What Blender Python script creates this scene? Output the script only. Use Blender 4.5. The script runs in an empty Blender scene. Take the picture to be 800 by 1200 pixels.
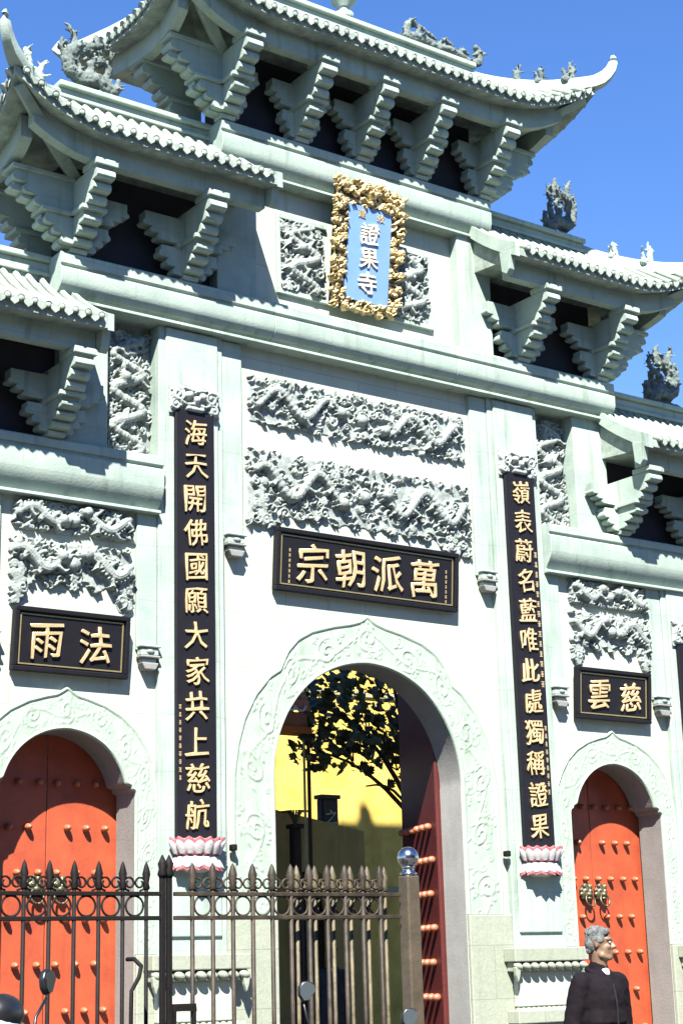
import bpy, bmesh, math, random
import numpy as np
from mathutils import Vector, Matrix, noise
PI = math.pi
random.seed(7)
RS = np.random.RandomState(11)
scene = bpy.context.scene
COL = scene.collection

# ------------------------------------------------------------------ camera
cam_d = bpy.data.cameras.new('camera'); cam = bpy.data.objects.new('camera', cam_d); COL.objects.link(cam)
scene.camera = cam
YAW, PITCH, ROLL = .632, .264, .028
F = Vector((math.sin(YAW)*math.cos(PITCH), math.cos(YAW)*math.cos(PITCH), math.sin(PITCH)))
R0 = Vector((math.cos(YAW), -math.sin(YAW), 0)); U0 = R0.cross(F)
RX = R0*math.cos(ROLL) + U0*math.sin(ROLL)*-1.0
UX = RX.cross(F)
RX = (R0*math.cos(ROLL) - U0*math.sin(ROLL)); UX = (U0*math.cos(ROLL) + R0*math.sin(ROLL))
M = Matrix((RX, UX, -F)).transposed().to_4x4(); M.translation = Vector((-12.029, -16.0, 1.6))
cam.matrix_world = M
cam_d.sensor_fit = 'VERTICAL'; cam_d.sensor_height = 24.0; cam_d.lens = 1993.07/1200*24.0
cam_d.clip_start = .1; cam_d.clip_end = 3000

# ------------------------------------------------------------------ sky, sun, exposure
D = Vector((.74, 1.0, -1.43)).normalized()          # the way sunlight travels
elev = math.asin(-D.z); az = math.atan2(-D.x, -D.y) # compass angle of the sun from +Y clockwise
world = bpy.data.worlds.new('World'); scene.world = world; world.use_nodes = True
wn = world.node_tree.nodes; wl = world.node_tree.links
bg = wn['Background']; sky = wn.new('ShaderNodeTexSky'); sky.sky_type = 'NISHITA'; sky.sun_disc = False
sky.sun_elevation = elev; sky.sun_rotation = az; sky.air_density = 1.0; sky.dust_density = .0; sky.ozone_density = 2.5
bg.inputs[1].default_value = .064
hs = wn.new('ShaderNodeHueSaturation'); hs.inputs['Saturation'].default_value = 1.25; hs.inputs['Hue'].default_value = .512
wl.new(sky.outputs[0], hs.inputs['Color']); wl.new(hs.outputs[0], bg.inputs[0])
sl = bpy.data.lights.new('sun', 'SUN'); so = bpy.data.objects.new('sun', sl); COL.objects.link(so)
sl.energy = 5.0; sl.angle = math.radians(.5); sl.color = (1.0, .965, .88)
so.rotation_euler = D.to_track_quat('-Z', 'Y').to_euler()
scene.view_settings.view_transform = 'Standard'; scene.view_settings.look = 'None'
scene.view_settings.exposure = 2.03; scene.view_settings.gamma = 1

# ------------------------------------------------------------------ materials
MATS = {}
def mat(name, c, rough=.8, metal=0, var=.12, scale=6, bump=.3, bscale=40, c2=None, stain=0, bdist=.01, spec=.5, coat=0):
    if name in MATS: return MATS[name]
    c = tuple(x*.63 for x in c); c2 = tuple(x*.63 for x in c2) if c2 else None
    m = bpy.data.materials.new(name); m.use_nodes = True; MATS[name] = m
    n = m.node_tree.nodes; l = m.node_tree.links; b = n['Principled BSDF']
    tc = n.new('ShaderNodeTexCoord'); nz = n.new('ShaderNodeTexNoise'); nz.inputs['Scale'].default_value = scale; nz.inputs['Detail'].default_value = 8
    nz.inputs['Roughness'].default_value = .65
    l.new(tc.outputs['Object'], nz.inputs['Vector'])
    rp = n.new('ShaderNodeValToRGB'); rp.color_ramp.elements[0].position = .3; rp.color_ramp.elements[1].position = .7
    lo = [max(0, x*(1-var)) for x in c]; hi = [min(1, x*(1+var)) for x in (c2 or c)]
    rp.color_ramp.elements[0].color = (*lo, 1); rp.color_ramp.elements[1].color = (*hi, 1)
    l.new(nz.outputs['Fac'], rp.inputs['Fac']); out = rp.outputs['Color']
    if stain:                                              # rain streaks: noise stretched along z
        mp = n.new('ShaderNodeMapping'); mp.inputs['Scale'].default_value = (5, 5, .5); l.new(tc.outputs['Object'], mp.inputs['Vector'])
        n2 = n.new('ShaderNodeTexNoise'); n2.inputs['Scale'].default_value = 1.6; n2.inputs['Detail'].default_value = 9; l.new(mp.outputs[0], n2.inputs['Vector'])
        r2 = n.new('ShaderNodeValToRGB'); r2.color_ramp.elements[0].position = .56; r2.color_ramp.elements[1].position = .78
        l.new(n2.outputs['Fac'], r2.inputs['Fac'])
        mx = n.new('ShaderNodeMixRGB'); mx.blend_type = 'MULTIPLY'; mx.inputs['Color2'].default_value = (.50, .54, .47, 1)
        mt = n.new('ShaderNodeMath'); mt.operation = 'MULTIPLY'; mt.inputs[1].default_value = stain
        l.new(r2.outputs['Color'], mt.inputs[0]); l.new(mt.outputs[0], mx.inputs['Fac']); l.new(out, mx.inputs['Color1']); out = mx.outputs[0]
    if name in ('white_wall_stone', 'pinkish_granite', 'white_granite'):      # hairline joints between the facing slabs
        sp = n.new('ShaderNodeSeparateXYZ'); cb = n.new('ShaderNodeCombineXYZ'); l.new(tc.outputs['Object'], sp.inputs[0]); l.new(sp.outputs['X'], cb.inputs['X']); l.new(sp.outputs['Z'], cb.inputs['Y'])
        bk_ = n.new('ShaderNodeTexBrick'); bk_.inputs['Scale'].default_value = 1.0; bk_.inputs['Mortar Size'].default_value = .005; bk_.inputs['Mortar Smooth'].default_value = .3
        bk_.inputs['Brick Width'].default_value = 1.15; bk_.inputs['Row Height'].default_value = .62
        bk_.inputs['Color1'].default_value = (1, 1, 1, 1); bk_.inputs['Color2'].default_value = (.93, .94, .92, 1); bk_.inputs['Mortar'].default_value = (.55, .56, .52, 1)
        l.new(cb.outputs[0], bk_.inputs['Vector']); m2 = n.new('ShaderNodeMixRGB'); m2.blend_type = 'MULTIPLY'; m2.inputs['Fac'].default_value = .75 if name != 'white_granite' else .4
        l.new(out, m2.inputs['Color1']); l.new(bk_.outputs['Color'], m2.inputs['Color2']); out = m2.outputs[0]
    l.new(out, b.inputs['Base Color'])
    b.inputs['Roughness'].default_value = rough; b.inputs['Metallic'].default_value = metal
    b.inputs['Specular IOR Level'].default_value = spec; b.inputs['Coat Weight'].default_value = coat
    if bump:
        nb = n.new('ShaderNodeTexNoise'); nb.inputs['Scale'].default_value = bscale; nb.inputs['Detail'].default_value = 6
        l.new(tc.outputs['Object'], nb.inputs['Vector'])
        bp = n.new('ShaderNodeBump'); bp.inputs['Strength'].default_value = bump; bp.inputs['Distance'].default_value = bdist
        l.new(nb.outputs['Fac'], bp.inputs['Height']); l.new(bp.outputs[0], b.inputs['Normal'])
    return m
STONE = mat('white_granite', (.375, .475, .425), .75, var=.14, scale=2.2, c2=(.41, .50, .43), stain=.85)
WALL = mat('white_wall_stone', (.52, .565, .475), .7, var=.08, scale=1.6, stain=.5)
BAND = mat('pale_carved_stone', (.385, .485, .395), .8, var=.12, scale=5, stain=.5)
BLOCK = mat('pinkish_granite', (.34, .38, .30), .7, var=.10, scale=24, c2=(.37, .39, .31), stain=.3)
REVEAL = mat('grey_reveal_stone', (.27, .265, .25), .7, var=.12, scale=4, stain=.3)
RELIEF = mat('grey_green_relief_stone', (.24, .285, .265), .75, var=.30, scale=9, c2=(.34, .385, .36), bump=.5, bscale=60)
STATUE = mat('weathered_grey_stone', (.10, .135, .13), .85, var=.45, scale=12, c2=(.16, .20, .185), bump=.6, bscale=50)
SHADESTONE = mat('shade_painted_stone', (.03, .03, .04), .9, var=.2, scale=3)  # near black: the deep shade behind the brackets is put into this colour
TILE = mat('stone_roof_tile', (.30, .37, .32), .8, var=.3, scale=7, c2=(.36, .42, .36), stain=.5)
LACQ = mat('black_lacquer', (.011, .010, .014), .5, var=.15, scale=8, bump=.1, spec=.2)
GOLD = mat('gold_leaf', (.92, .68, .36), .35, metal=.45, var=.12, scale=30, bump=.4, bscale=60)
GOLDF = mat('gilded_carving', (.48, .32, .10), .42, metal=.4, var=.75, scale=30, c2=(.80, .62, .30), bump=.5, bscale=50)
GILT = mat('thin_gilt_line', (.52, .43, .20), .4, metal=.6, var=.1)
BLUE = mat('blue_enamel_panel', (.20, .36, .72), .45, var=.06, scale=4, bump=.1)
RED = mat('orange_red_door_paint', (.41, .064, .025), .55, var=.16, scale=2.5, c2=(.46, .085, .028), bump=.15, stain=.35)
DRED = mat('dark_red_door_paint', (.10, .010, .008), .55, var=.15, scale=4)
STUD = mat('pale_gold_stud', (.44, .145, .07), .45, metal=.0, var=.1)
BRONZE = mat('old_bronze', (.16, .15, .09), .45, metal=.7, var=.5, scale=30)
PINK = mat('pink_petal_edge', (.45, .12, .14), .6, var=.15, scale=20)
PETAL = mat('white_petal', (.60, .56, .56), .6, var=.06)
IRONB = mat('black_painted_iron', (.007, .005, .005), .7, var=.3, scale=20, bump=.3, spec=.2)
IRONG = mat('bronze_painted_iron', (.07, .048, .024), .6, metal=.0, var=.5, scale=10, c2=(.11, .09, .045), bump=.4)
POSTM = mat('brown_post_paint', (.085, .065, .042), .5, var=.3, scale=10)
CHROME = mat('polished_steel', (.62, .62, .64), .2, metal=1, var=.02, bump=0)
YELL = mat('yellow_plaster', (.84, .56, .09), .85, var=.28, scale=1.8, c2=(.80, .60, .13), stain=.4)
CREAM = mat('cream_plaster', (.42, .38, .22), .85, var=.12, scale=2)
ORANGE = mat('orange_eave_board', (.58, .20, .06), .7, var=.12)
DWOOD = mat('dark_courtyard_timber', (.035, .022, .02), .7, var=.3, scale=5)
PINKW = mat('pink_roof_tile', (.50, .27, .22), .8, var=.25, scale=14)
LEAF = mat('dark_green_leaf', (.03, .05, .018), .5, var=.5, scale=6, c2=(.09, .11, .035), bump=0)
BARK = mat('dark_bark', (.05, .04, .03), .9, var=.3, scale=14, bump=.6)
PAVE = mat('grey_paving', (.075, .075, .075), .9, var=.15, scale=1.5, bump=.4)
SKIN = mat('tanned_skin', (.21, .125, .075), .55, var=.10, scale=18, bump=.15, bscale=150)
HAIR = mat('greying_hair', (.07, .07, .07), .6, var=.5, scale=35, c2=(.22, .24, .235), bump=.8, bscale=260, bdist=.02)
HAIRD = mat('black_hair', (.015, .013, .012), .5, var=.3, scale=35)
JACK = mat('black_jacket_cloth', (.012, .009, .012), .9, var=.25, scale=14, bump=.5, bscale=120, spec=.08)
SHIRT = mat('white_shirt_cloth', (.78, .76, .80), .8, var=.04)
TROU = mat('dark_trousers_cloth', (.03, .03, .04), .85, var=.2)
BLUEJ = mat('blue_grey_jacket_cloth', (.022, .03, .048), .8, var=.2)
SHOE = mat('black_shoe_leather', (.015, .015, .015), .4)
EYEW = mat('eye_white', (.7, .68, .65), .3, bump=0)
EYEB = mat('eye_dark', (.02, .012, .01), .2, bump=0)
PLAST = mat('black_scooter_plastic', (.012, .012, .014), .35, var=.1, bump=0)
SCOOT = mat('pale_blue_scooter_paint', (.42, .58, .68), .25, var=.04, bump=0, coat=.6)
MIRR = mat('mirror_glass', (.62, .74, .80), .12, metal=.9, var=.02, bump=0)
RUBBER = mat('tyre_rubber', (.015, .015, .015), .8)
NAVY = mat('dark_navy_paint', (.02, .03, .07), .3, coat=.5, bump=0)

# ------------------------------------------------------------------ helpers
def empty(name, loc=(0, 0, 0), rz=0, parent=None):
    o = bpy.data.objects.new(name, None); COL.objects.link(o); o.location = loc; o.rotation_euler = (0, 0, rz)
    o.empty_display_size = .2
    if parent: o.parent = parent
    return o
def tag(o, label, cat, group=None):
    o['label'] = label; o['category'] = cat
    if group: o['group'] = group
    return o
def copy_tree(o, parent=None):
    c = o.copy(); COL.objects.link(c)
    c.parent = parent
    for ch in list(o.children): copy_tree(ch, c)
    return c
class MB:
    def __init__(s): s.v = []; s.f = []; s.mi = []; s.cur = 0
    def add(s, vs, fs):
        b = len(s.v); s.v += [tuple(p) for p in vs]; s.f += [tuple(b+i for i in f) for f in fs]; s.mi += [s.cur]*len(fs); return s
    def box(s, x0, x1, y0, y1, z0, z1):
        return s.add([(x0, y0, z0), (x1, y0, z0), (x1, y1, z0), (x0, y1, z0), (x0, y0, z1), (x1, y0, z1), (x1, y1, z1), (x0, y1, z1)],
                     [(0, 3, 2, 1), (4, 5, 6, 7), (0, 1, 5, 4), (1, 2, 6, 5), (2, 3, 7, 6), (3, 0, 4, 7)])
    def prism(s, poly, axis, a, b):
        n = len(poly)
        def P(p, t):
            return (t, p[0], p[1]) if axis == 'x' else (p[0], t, p[1]) if axis == 'y' else (p[0], p[1], t)
        return s.add([P(p, a) for p in poly]+[P(p, b) for p in poly], [tuple(range(n)), tuple(range(2*n-1, n-1, -1))]+[(i, i+n, (i+1) % n+n, (i+1) % n) for i in range(n)])
    def tube(s, pts, rad, n=8, cap=True, squash=1.0):
        pts = [Vector(p) for p in pts]; m = len(pts)
        if not hasattr(rad, '__len__'): rad = [rad]*m
        vs = []; up = Vector((0, 0, 1))
        t0 = (pts[1]-pts[0]).normalized()
        if abs(t0.z) > .9: up = Vector((0, 1, 0))
        for i, p in enumerate(pts):
            t = (pts[min(i+1, m-1)]-pts[max(i-1, 0)]).normalized()
            a = t.cross(up)
            a = a.normalized() if a.length > 1e-5 else Vector((1, 0, 0))
            b = a.cross(t).normalized(); up = b
            for k in range(n):
                th = 2*PI*k/n; vs.append(p + a*math.cos(th)*rad[i] + b*math.sin(th)*rad[i]*squash)
        fs = [(i*n+k, i*n+(k+1) % n, (i+1)*n+(k+1) % n, (i+1)*n+k) for i in range(m-1) for k in range(n)]
        if cap: fs += [tuple(range(n-1, -1, -1)), tuple((m-1)*n+k for k in range(n))]
        return s.add(vs, fs)
    def capsule(s, p0, p1, r0, r1, n=12):
        p0 = Vector(p0); p1 = Vector(p1); d = p1-p0
        t = d.normalized() if d.length > 1e-6 else Vector((0, 0, 1))
        pts = []; rr = []
        for a in (80, 55, 30): pts.append(p0 - t*r0*math.sin(math.radians(a))); rr.append(r0*math.cos(math.radians(a)))
        pts += [p0, p1]; rr += [r0, r1]
        for a in (30, 55, 80): pts.append(p1 + t*r1*math.sin(math.radians(a))); rr.append(r1*math.cos(math.radians(a)))
        return s.tube(pts, rr, n)
    def ball(s, c, r, seg=16, rings=10, rot=None):
        if not hasattr(r, '__len__'): r = (r, r, r)
        vs = []; fs = []
        for i in range(rings+1):
            ph = PI*i/rings
            for k in range(seg):
                th = 2*PI*k/seg; p = Vector((r[0]*math.sin(ph)*math.cos(th), r[1]*math.sin(ph)*math.sin(th), r[2]*math.cos(ph)))
                if rot: p = rot @ p
                vs.append(p+Vector(c))
        for i in range(rings):
            for k in range(seg): fs.append((i*seg+k, (i+1)*seg+k, (i+1)*seg+(k+1) % seg, i*seg+(k+1) % seg))
        return s.add(vs, fs)
    def lathe(s, prof, c, n=20):
        vs = [(c[0]+r*math.cos(2*PI*k/n), c[1]+r*math.sin(2*PI*k/n), c[2]+z) for r, z in prof for k in range(n)]
        m = len(prof)
        fs = [(i*n+k, i*n+(k+1) % n, (i+1)*n+(k+1) % n, (i+1)*n+k) for i in range(m-1) for k in range(n)]
        fs += [tuple(range(n-1, -1, -1)), tuple((m-1)*n+k for k in range(n))]
        return s.add(vs, fs)
    def build(s, name, m, parent=None, smooth=False, bevel=0, loc=None, auto=None, recalc=True):
        me = bpy.data.meshes.new(name); me.from_pydata(s.v, [], s.f)
        ms = m if isinstance(m, (list, tuple)) else [m]
        for q in ms: me.materials.append(q)
        if len(ms) > 1: me.polygons.foreach_set('material_index', s.mi)
        if recalc:
            bm = bmesh.new(); bm.from_mesh(me); bmesh.ops.remove_doubles(bm, verts=bm.verts, dist=1e-5)
            bmesh.ops.recalc_face_normals(bm, faces=bm.faces); bm.to_mesh(me); bm.free()
        if smooth or auto:
            me.polygons.foreach_set('use_smooth', [True]*len(me.polygons))
            if auto: me.set_sharp_from_angle(angle=math.radians(auto))
        o = bpy.data.objects.new(name, me); COL.objects.link(o)
        if parent: o.parent = parent
        if loc: o.location = loc
        if bevel:
            b = o.modifiers.new('bevel', 'BEVEL'); b.width = bevel; b.segments = 2; b.limit_method = 'ANGLE'; b.angle_limit = math.radians(35)
        return o
def remesh(mb, voxel, smooth=2, disp=None):
    """union of the overlapping pieces in mb as one continuous skin"""
    me = bpy.data.meshes.new('tmp'); me.from_pydata(mb.v, [], mb.f)
    bm = bmesh.new(); bm.from_mesh(me); bmesh.ops.recalc_face_normals(bm, faces=bm.faces); bm.to_mesh(me); bm.free()
    o = bpy.data.objects.new('tmp', me); COL.objects.link(o)
    r = o.modifiers.new('r', 'REMESH'); r.mode = 'VOXEL'; r.voxel_size = voxel
    if smooth: q = o.modifiers.new('s', 'SMOOTH'); q.iterations = smooth; q.factor = .5
    dg = bpy.context.evaluated_depsgraph_get(); dg.update()
    out = bpy.data.meshes.new_from_object(o.evaluated_get(dg))
    bpy.data.objects.remove(o)
    if disp:
        for v in out.vertices: v.co += v.normal*disp(v.co)
    out.polygons.foreach_set('use_smooth', [True]*len(out.polygons))
    return out
def mesh_obj(name, me, m, parent=None, loc=None):
    me = me; me.materials.clear(); me.materials.append(m)
    o = bpy.data.objects.new(name, me); COL.objects.link(o)
    if parent: o.parent = parent
    if loc: o.location = loc
    return o

# ------------------------------------------------------------------ relief carving (height fields cut in stone)
class Relief:
    def __init__(s, W, H, d=.012):
        s.W, s.H, s.d = W, H, d; s.nx = int(W/d)+1; s.nz = int(H/d)+1
        s.x = np.linspace(0, W, s.nx); s.z = np.linspace(0, H, s.nz); s.h = np.zeros((s.nz, s.nx)); s.dx = W/(s.nx-1); s.dz = H/(s.nz-1)
    def stamp(s, x, z, r, base=0, k=1.0):
        i0 = max(0, int((x-r)/s.dx)); i1 = min(s.nx, int((x+r)/s.dx)+2); j0 = max(0, int((z-r)/s.dz)); j1 = min(s.nz, int((z+r)/s.dz)+2)
        if i1 <= i0 or j1 <= j0: return
        d2 = (s.x[i0:i1][None, :]-x)**2+(s.z[j0:j1][:, None]-z)**2
        w = r*r-d2; hh = np.where(w > 0, base+np.sqrt(np.maximum(w, 0))*k, 0)
        s.h[j0:j1, i0:i1] = np.maximum(s.h[j0:j1, i0:i1], hh)
    def path(s, pts, r0, r1, base=0, k=1.0, step=None):
        pts = [np.array(p, float) for p in pts]; L = sum(np.linalg.norm(b-a) for a, b in zip(pts, pts[1:])); acc = 0
        for a, b in zip(pts, pts[1:]):
            l = np.linalg.norm(b-a); n = max(1, int(l/(step or max(.35*min(r0, r1), .006))))
            for i in range(n):
                p = a+(b-a)*i/n; t = (acc+l*i/n)/max(L, 1e-6); s.stamp(p[0], p[1], r0+(r1-r0)*t, base, k)
            acc += l
    def curl(s, x, z, R, turn=1, a0=0, r=.014, base=.01, n=1.4):
        pts = []
        for i in range(26):
            t = i/25; a = a0+turn*n*2*PI*t; rr = R*(1-.85*t); pts.append((x+rr*math.cos(a), z+rr*math.sin(a)))
        s.path(pts, r, r*1.3, base)
    def body(s, pts, rmax, base):
        P = np.array(pts); n = len(P); 
        for i in range(n):
            t = i/(n-1); r = rmax*(.35+.65*math.sin(PI*min(1, .15+t*.8)))*(1+.10*math.sin(i*1.9))
            s.stamp(P[i][0], P[i][1], r, base, .9)
            if 0 < i < n-1:
                d = P[i+1]-P[i-1]; nn = np.array([-d[1], d[0]])/max(np.linalg.norm(d), 1e-6)
                for w_ in (-.5, 0, .5): q = P[i]+nn*r*w_; s.stamp(q[0], q[1], .010, base+r*.9*math.sqrt(1-w_*w_)-.002)
            if i % 5 == 0 and 0 < i < n-1:
                d = P[i+1]-P[i-1]; nn = np.array([-d[1], d[0]])/max(np.linalg.norm(d), 1e-6)
                q = P[i]+nn*r*1.25; s.stamp(q[0], q[1], .016, base+.02)
            if i % 14 == 7 and i < n-1:
                d = P[i+1]-P[i-1]; nn = np.array([-d[1], d[0]])/max(np.linalg.norm(d), 1e-6); sg = -1 if (i//14) % 2 else 1
                a = P[i]+nn*sg*r; b = a+nn*sg*rmax*1.2+np.array([.03, 0]); s.path([a, b], .024, .016, base+.02)
                for c in (-.04, 0, .04): s.path([b, b+np.array([c, -.035*sg])], .012, .007, base+.03)
    def head(s, x, z, R, dr=1, base=.05):
        s.stamp(x, z, R, base); s.stamp(x+dr*R*.9, z-R*.15, R*.62, base+.01); s.path([(x+dr*R*.2, z-R*.75), (x+dr*R*1.3, z-R*.85)], R*.25, R*.2, base)
        s.stamp(x+dr*R*.35, z+R*.35, R*.28, base+R*.75); s.stamp(x+dr*R*1.35, z+R*.1, R*.3, base+.02)
        for a in (2.2, 2.6, 3.0, 3.5):
            s.path([(x+dr*R*.8*math.cos(a), z+R*.8*math.sin(a)), (x+dr*R*2.0*math.cos(a), z+R*1.9*math.sin(a))], R*.2, R*.08, base)
    def clouds(s, n, Rm=.07, base=.012, mask=None):
        n = int(n*1.15)
        for _ in range(n):
            x, z = RS.uniform(0, s.W), RS.uniform(0, s.H)
            if mask and not mask(x, z): continue
            s.curl(x, z, RS.uniform(.55, 1.1)*Rm, RS.choice([-1, 1]), RS.uniform(0, 6.3), r=RS.uniform(.009, .014), base=RS.uniform(.022, .06), n=RS.uniform(.8, 1.6))
        for _ in range(n):
            x, z = RS.uniform(0, s.W), RS.uniform(0, s.H)
            if mask and not mask(x, z): continue
            a = RS.uniform(-.7, .7); L = RS.uniform(.05, .16)
            s.path([(x, z), (x+L*.5*math.cos(a), z+L*.5*math.sin(a)+.012), (x+L*math.cos(a), z+L*math.sin(a))], .014, .006, RS.uniform(.015, .05))
    def obj(s, name, m, parent, org, ex=(1, 0, 0), ez=(0, 0, 1), en=(0, -1, 0), thr=.012, keep=None, depth=1.05, noise_amp=.004, mapf=None, edge=.04):
        h = s.h*depth + (RS.rand(s.nz, s.nx)-.5)*noise_amp*(s.h > .004)
        cut = s.h < thr
        X, Z = np.meshgrid(s.x, s.z)
        nearb = (X < edge) | (X > s.W-edge) | (Z < edge) | (Z > s.H-edge)
        drop = cut & nearb
        if keep is not None: drop |= ~keep(X, Z)
        h = np.where(drop, -.02, h)
        if mapf is None:
            O = np.array(org, float); A = np.array(ex, float); B = np.array(ez, float); N = np.array(en, float)
            V = O+X[..., None]*A+Z[..., None]*B+h[..., None]*N
        else: V = mapf(X, Z, h)
        V = V.reshape(-1, 3)
        j, i = np.meshgrid(np.arange(s.nz-1), np.arange(s.nx-1), indexing='ij')
        q = np.stack([j*s.nx+i, j*s.nx+i+1, (j+1)*s.nx+i+1, (j+1)*s.nx+i], -1)
        dd = drop.reshape(-1); allc = dd[q].all(-1); q = q[~allc].reshape(-1, 4)
        used = np.unique(q); re = -np.ones(len(V), int); re[used] = np.arange(len(used))
        me = bpy.data.meshes.new(name); me.from_pydata(V[used].tolist(), [], re[q].tolist()); me.materials.append(m)
        me.polygons.foreach_set('use_smooth', [True]*len(me.polygons))
        o = bpy.data.objects.new(name, me); COL.objects.link(o); o.parent = parent
        return o
def sinepath(x0, x1, zc, A, cyc, ph=0, n=90, dz=0):
    return [(x0+(x1-x0)*i/(n-1), zc+dz*i/(n-1)+A*math.sin(ph+cyc*2*PI*i/(n-1))) for i in range(n)]

# ------------------------------------------------------------------ lettering
def glyph(ch, size, m, parent, centre, depth=.012, bold=.028, flatten=1.0, seed=0, name='character', wide=1.0, brush=True, along=None):
    """one raised character facing -Y, centred on `centre`; brush-like wobble, slant and flare on the outline"""
    c = bpy.data.curves.new('t', 'FONT'); c.body = ch; c.bevel_depth = bold*.8; c.bevel_resolution = 0; c.extrude = .012; c.resolution_u = 2
    o = bpy.data.objects.new('t', c); COL.objects.link(o)
    dg = bpy.context.evaluated_depsgraph_get(); dg.update()
    me = bpy.data.meshes.new_from_object(o.evaluated_get(dg)); bpy.data.objects.remove(o)
    n = len(me.vertices); co = np.empty(n*3); me.vertices.foreach_get('co', co); co = co.reshape(-1, 3)
    ctr = (co.min(0)+co.max(0))/2; ext = (co.max(0)-co.min(0)).max(); co = (co-ctr)/ext
    if brush:
        x, y = co[:, 0].copy(), co[:, 1].copy()
        co[:, 1] = y + .10*x + .022*np.sin(7*x+seed) ; co[:, 0] = x*1.0 + .03*np.sin(6*y+seed*2) + .04*y*y*np.sign(-y)
    z = co[:, 2]; z = (z-z.min())/max(z.max()-z.min(), 1e-6)
    out = np.stack([co[:, 0]*size*wide, -z*depth, co[:, 1]*size*flatten], -1)
    me.vertices.foreach_set('co', out.reshape(-1)); me.update()
    me.materials.clear(); me.materials.append(m)
    q = bpy.data.objects.new(name, me); COL.objects.link(q); q.parent = parent; q.location = centre
    return q
def tiny_strokes(mb, x, z, s, y, seed):
    r = random.Random(seed)
    for k in range(4):
        zz = z+s*(.38-.25*k)+r.uniform(-.04, .04)*s; w = s*r.uniform(.2, .34); mb.box(x-w, x+w, y-.003, y, zz-s*.05, zz+s*.05)
    mb.box(x-s*.05, x+s*.05, y-.0035, y-.0003, z-s*.45, z+s*.45)

# =================================================================== GROUND
g = MB(); g.add([(-400, -400, .12), (400, -400, .12), (400, 400, .12), (-400, 400, .12)], [(0, 1, 2, 3)])
gr = g.build('ground', PAVE, recalc=False); gr['kind'] = 'structure'
fs = MB(); fs.box(-9, 9, -2.2, 1.6, .05, .27); ap = fs.build('stone_apron', PAVE, bevel=.02); ap['kind'] = 'structure'

# =================================================================== THE GATE
gate = empty('temple_gate')
tag(gate, 'tall white stone temple gateway with three tiers of curved roofs and three arches', 'gate')
YC = .13
def part(mb, name, m=STONE, parent=gate, bevel=.012, **k): return mb.build(name, m, parent, bevel=bevel, **k)

# ---- walls pierced by arches
def arch_curve(R, cz, notch, w):
    pts = [(w, .27)]
    if notch:
        pts += [(w, 3.46), (w-.008, 3.50), (w-.05, 3.52), (w-.06, 3.555), (w-.115, 3.575)]
        a0 = math.asin((3.59-cz)/R)
    else:
        pts += [(w, cz-.02)]; a0 = 0.0
    for i in range(25):
        a = a0+(PI/2-a0)*i/24; pts.append((R*math.cos(a), cz+R*math.sin(a)))
    pts[-1] = (0.0, cz+R)
    return pts
CC = arch_curve(1.365, 3.752, False, 1.358)
SC = arch_curve(.725, 3.385, True, .82)
def wall_arch(x0, x1, z1, xc, curve, y0=0.0, y1=.40):
    mb = MB(); fs = MB()
    zs = [c[1] for c in curve]
    for (w0, a), (w1, b) in zip(curve, curve[1:]):
        for y in (y0, y1):
            mb.add([(x0, y, a), (xc-w0, y, a), (xc-w1, y, b), (x0, y, b)], [(0, 1, 2, 3)])
            mb.add([(xc+w0, y, a), (x1, y, a), (x1, y, b), (xc+w1, y, b)], [(0, 1, 2, 3)])
        for s in (-1, 1):
            fs.add([(xc+s*w0, y0, a), (xc+s*w0, y1, a), (xc+s*w1, y1, b), (xc+s*w1, y0, b)], [(0, 1, 2, 3)])
    top = zs[-1]
    for y in (y0, y1): mb.add([(x0, y, top), (x1, y, top), (x1, y, z1), (x0, y, z1)], [(0, 1, 2, 3)])
    return mb, fs
for nm, a in (('centre', (-2.04, 2.04, 8.86, 0, CC)), ('l', (-5.05, -2.88, 6.7, -3.95, SC)), ('r', (2.88, 5.05, 6.7, 3.95, SC))):
    w, rv = wall_arch(*a)
    w.build('wall_face', WALL, gate); rv.build('arch_reveal', REVEAL, gate, auto=35)
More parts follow.
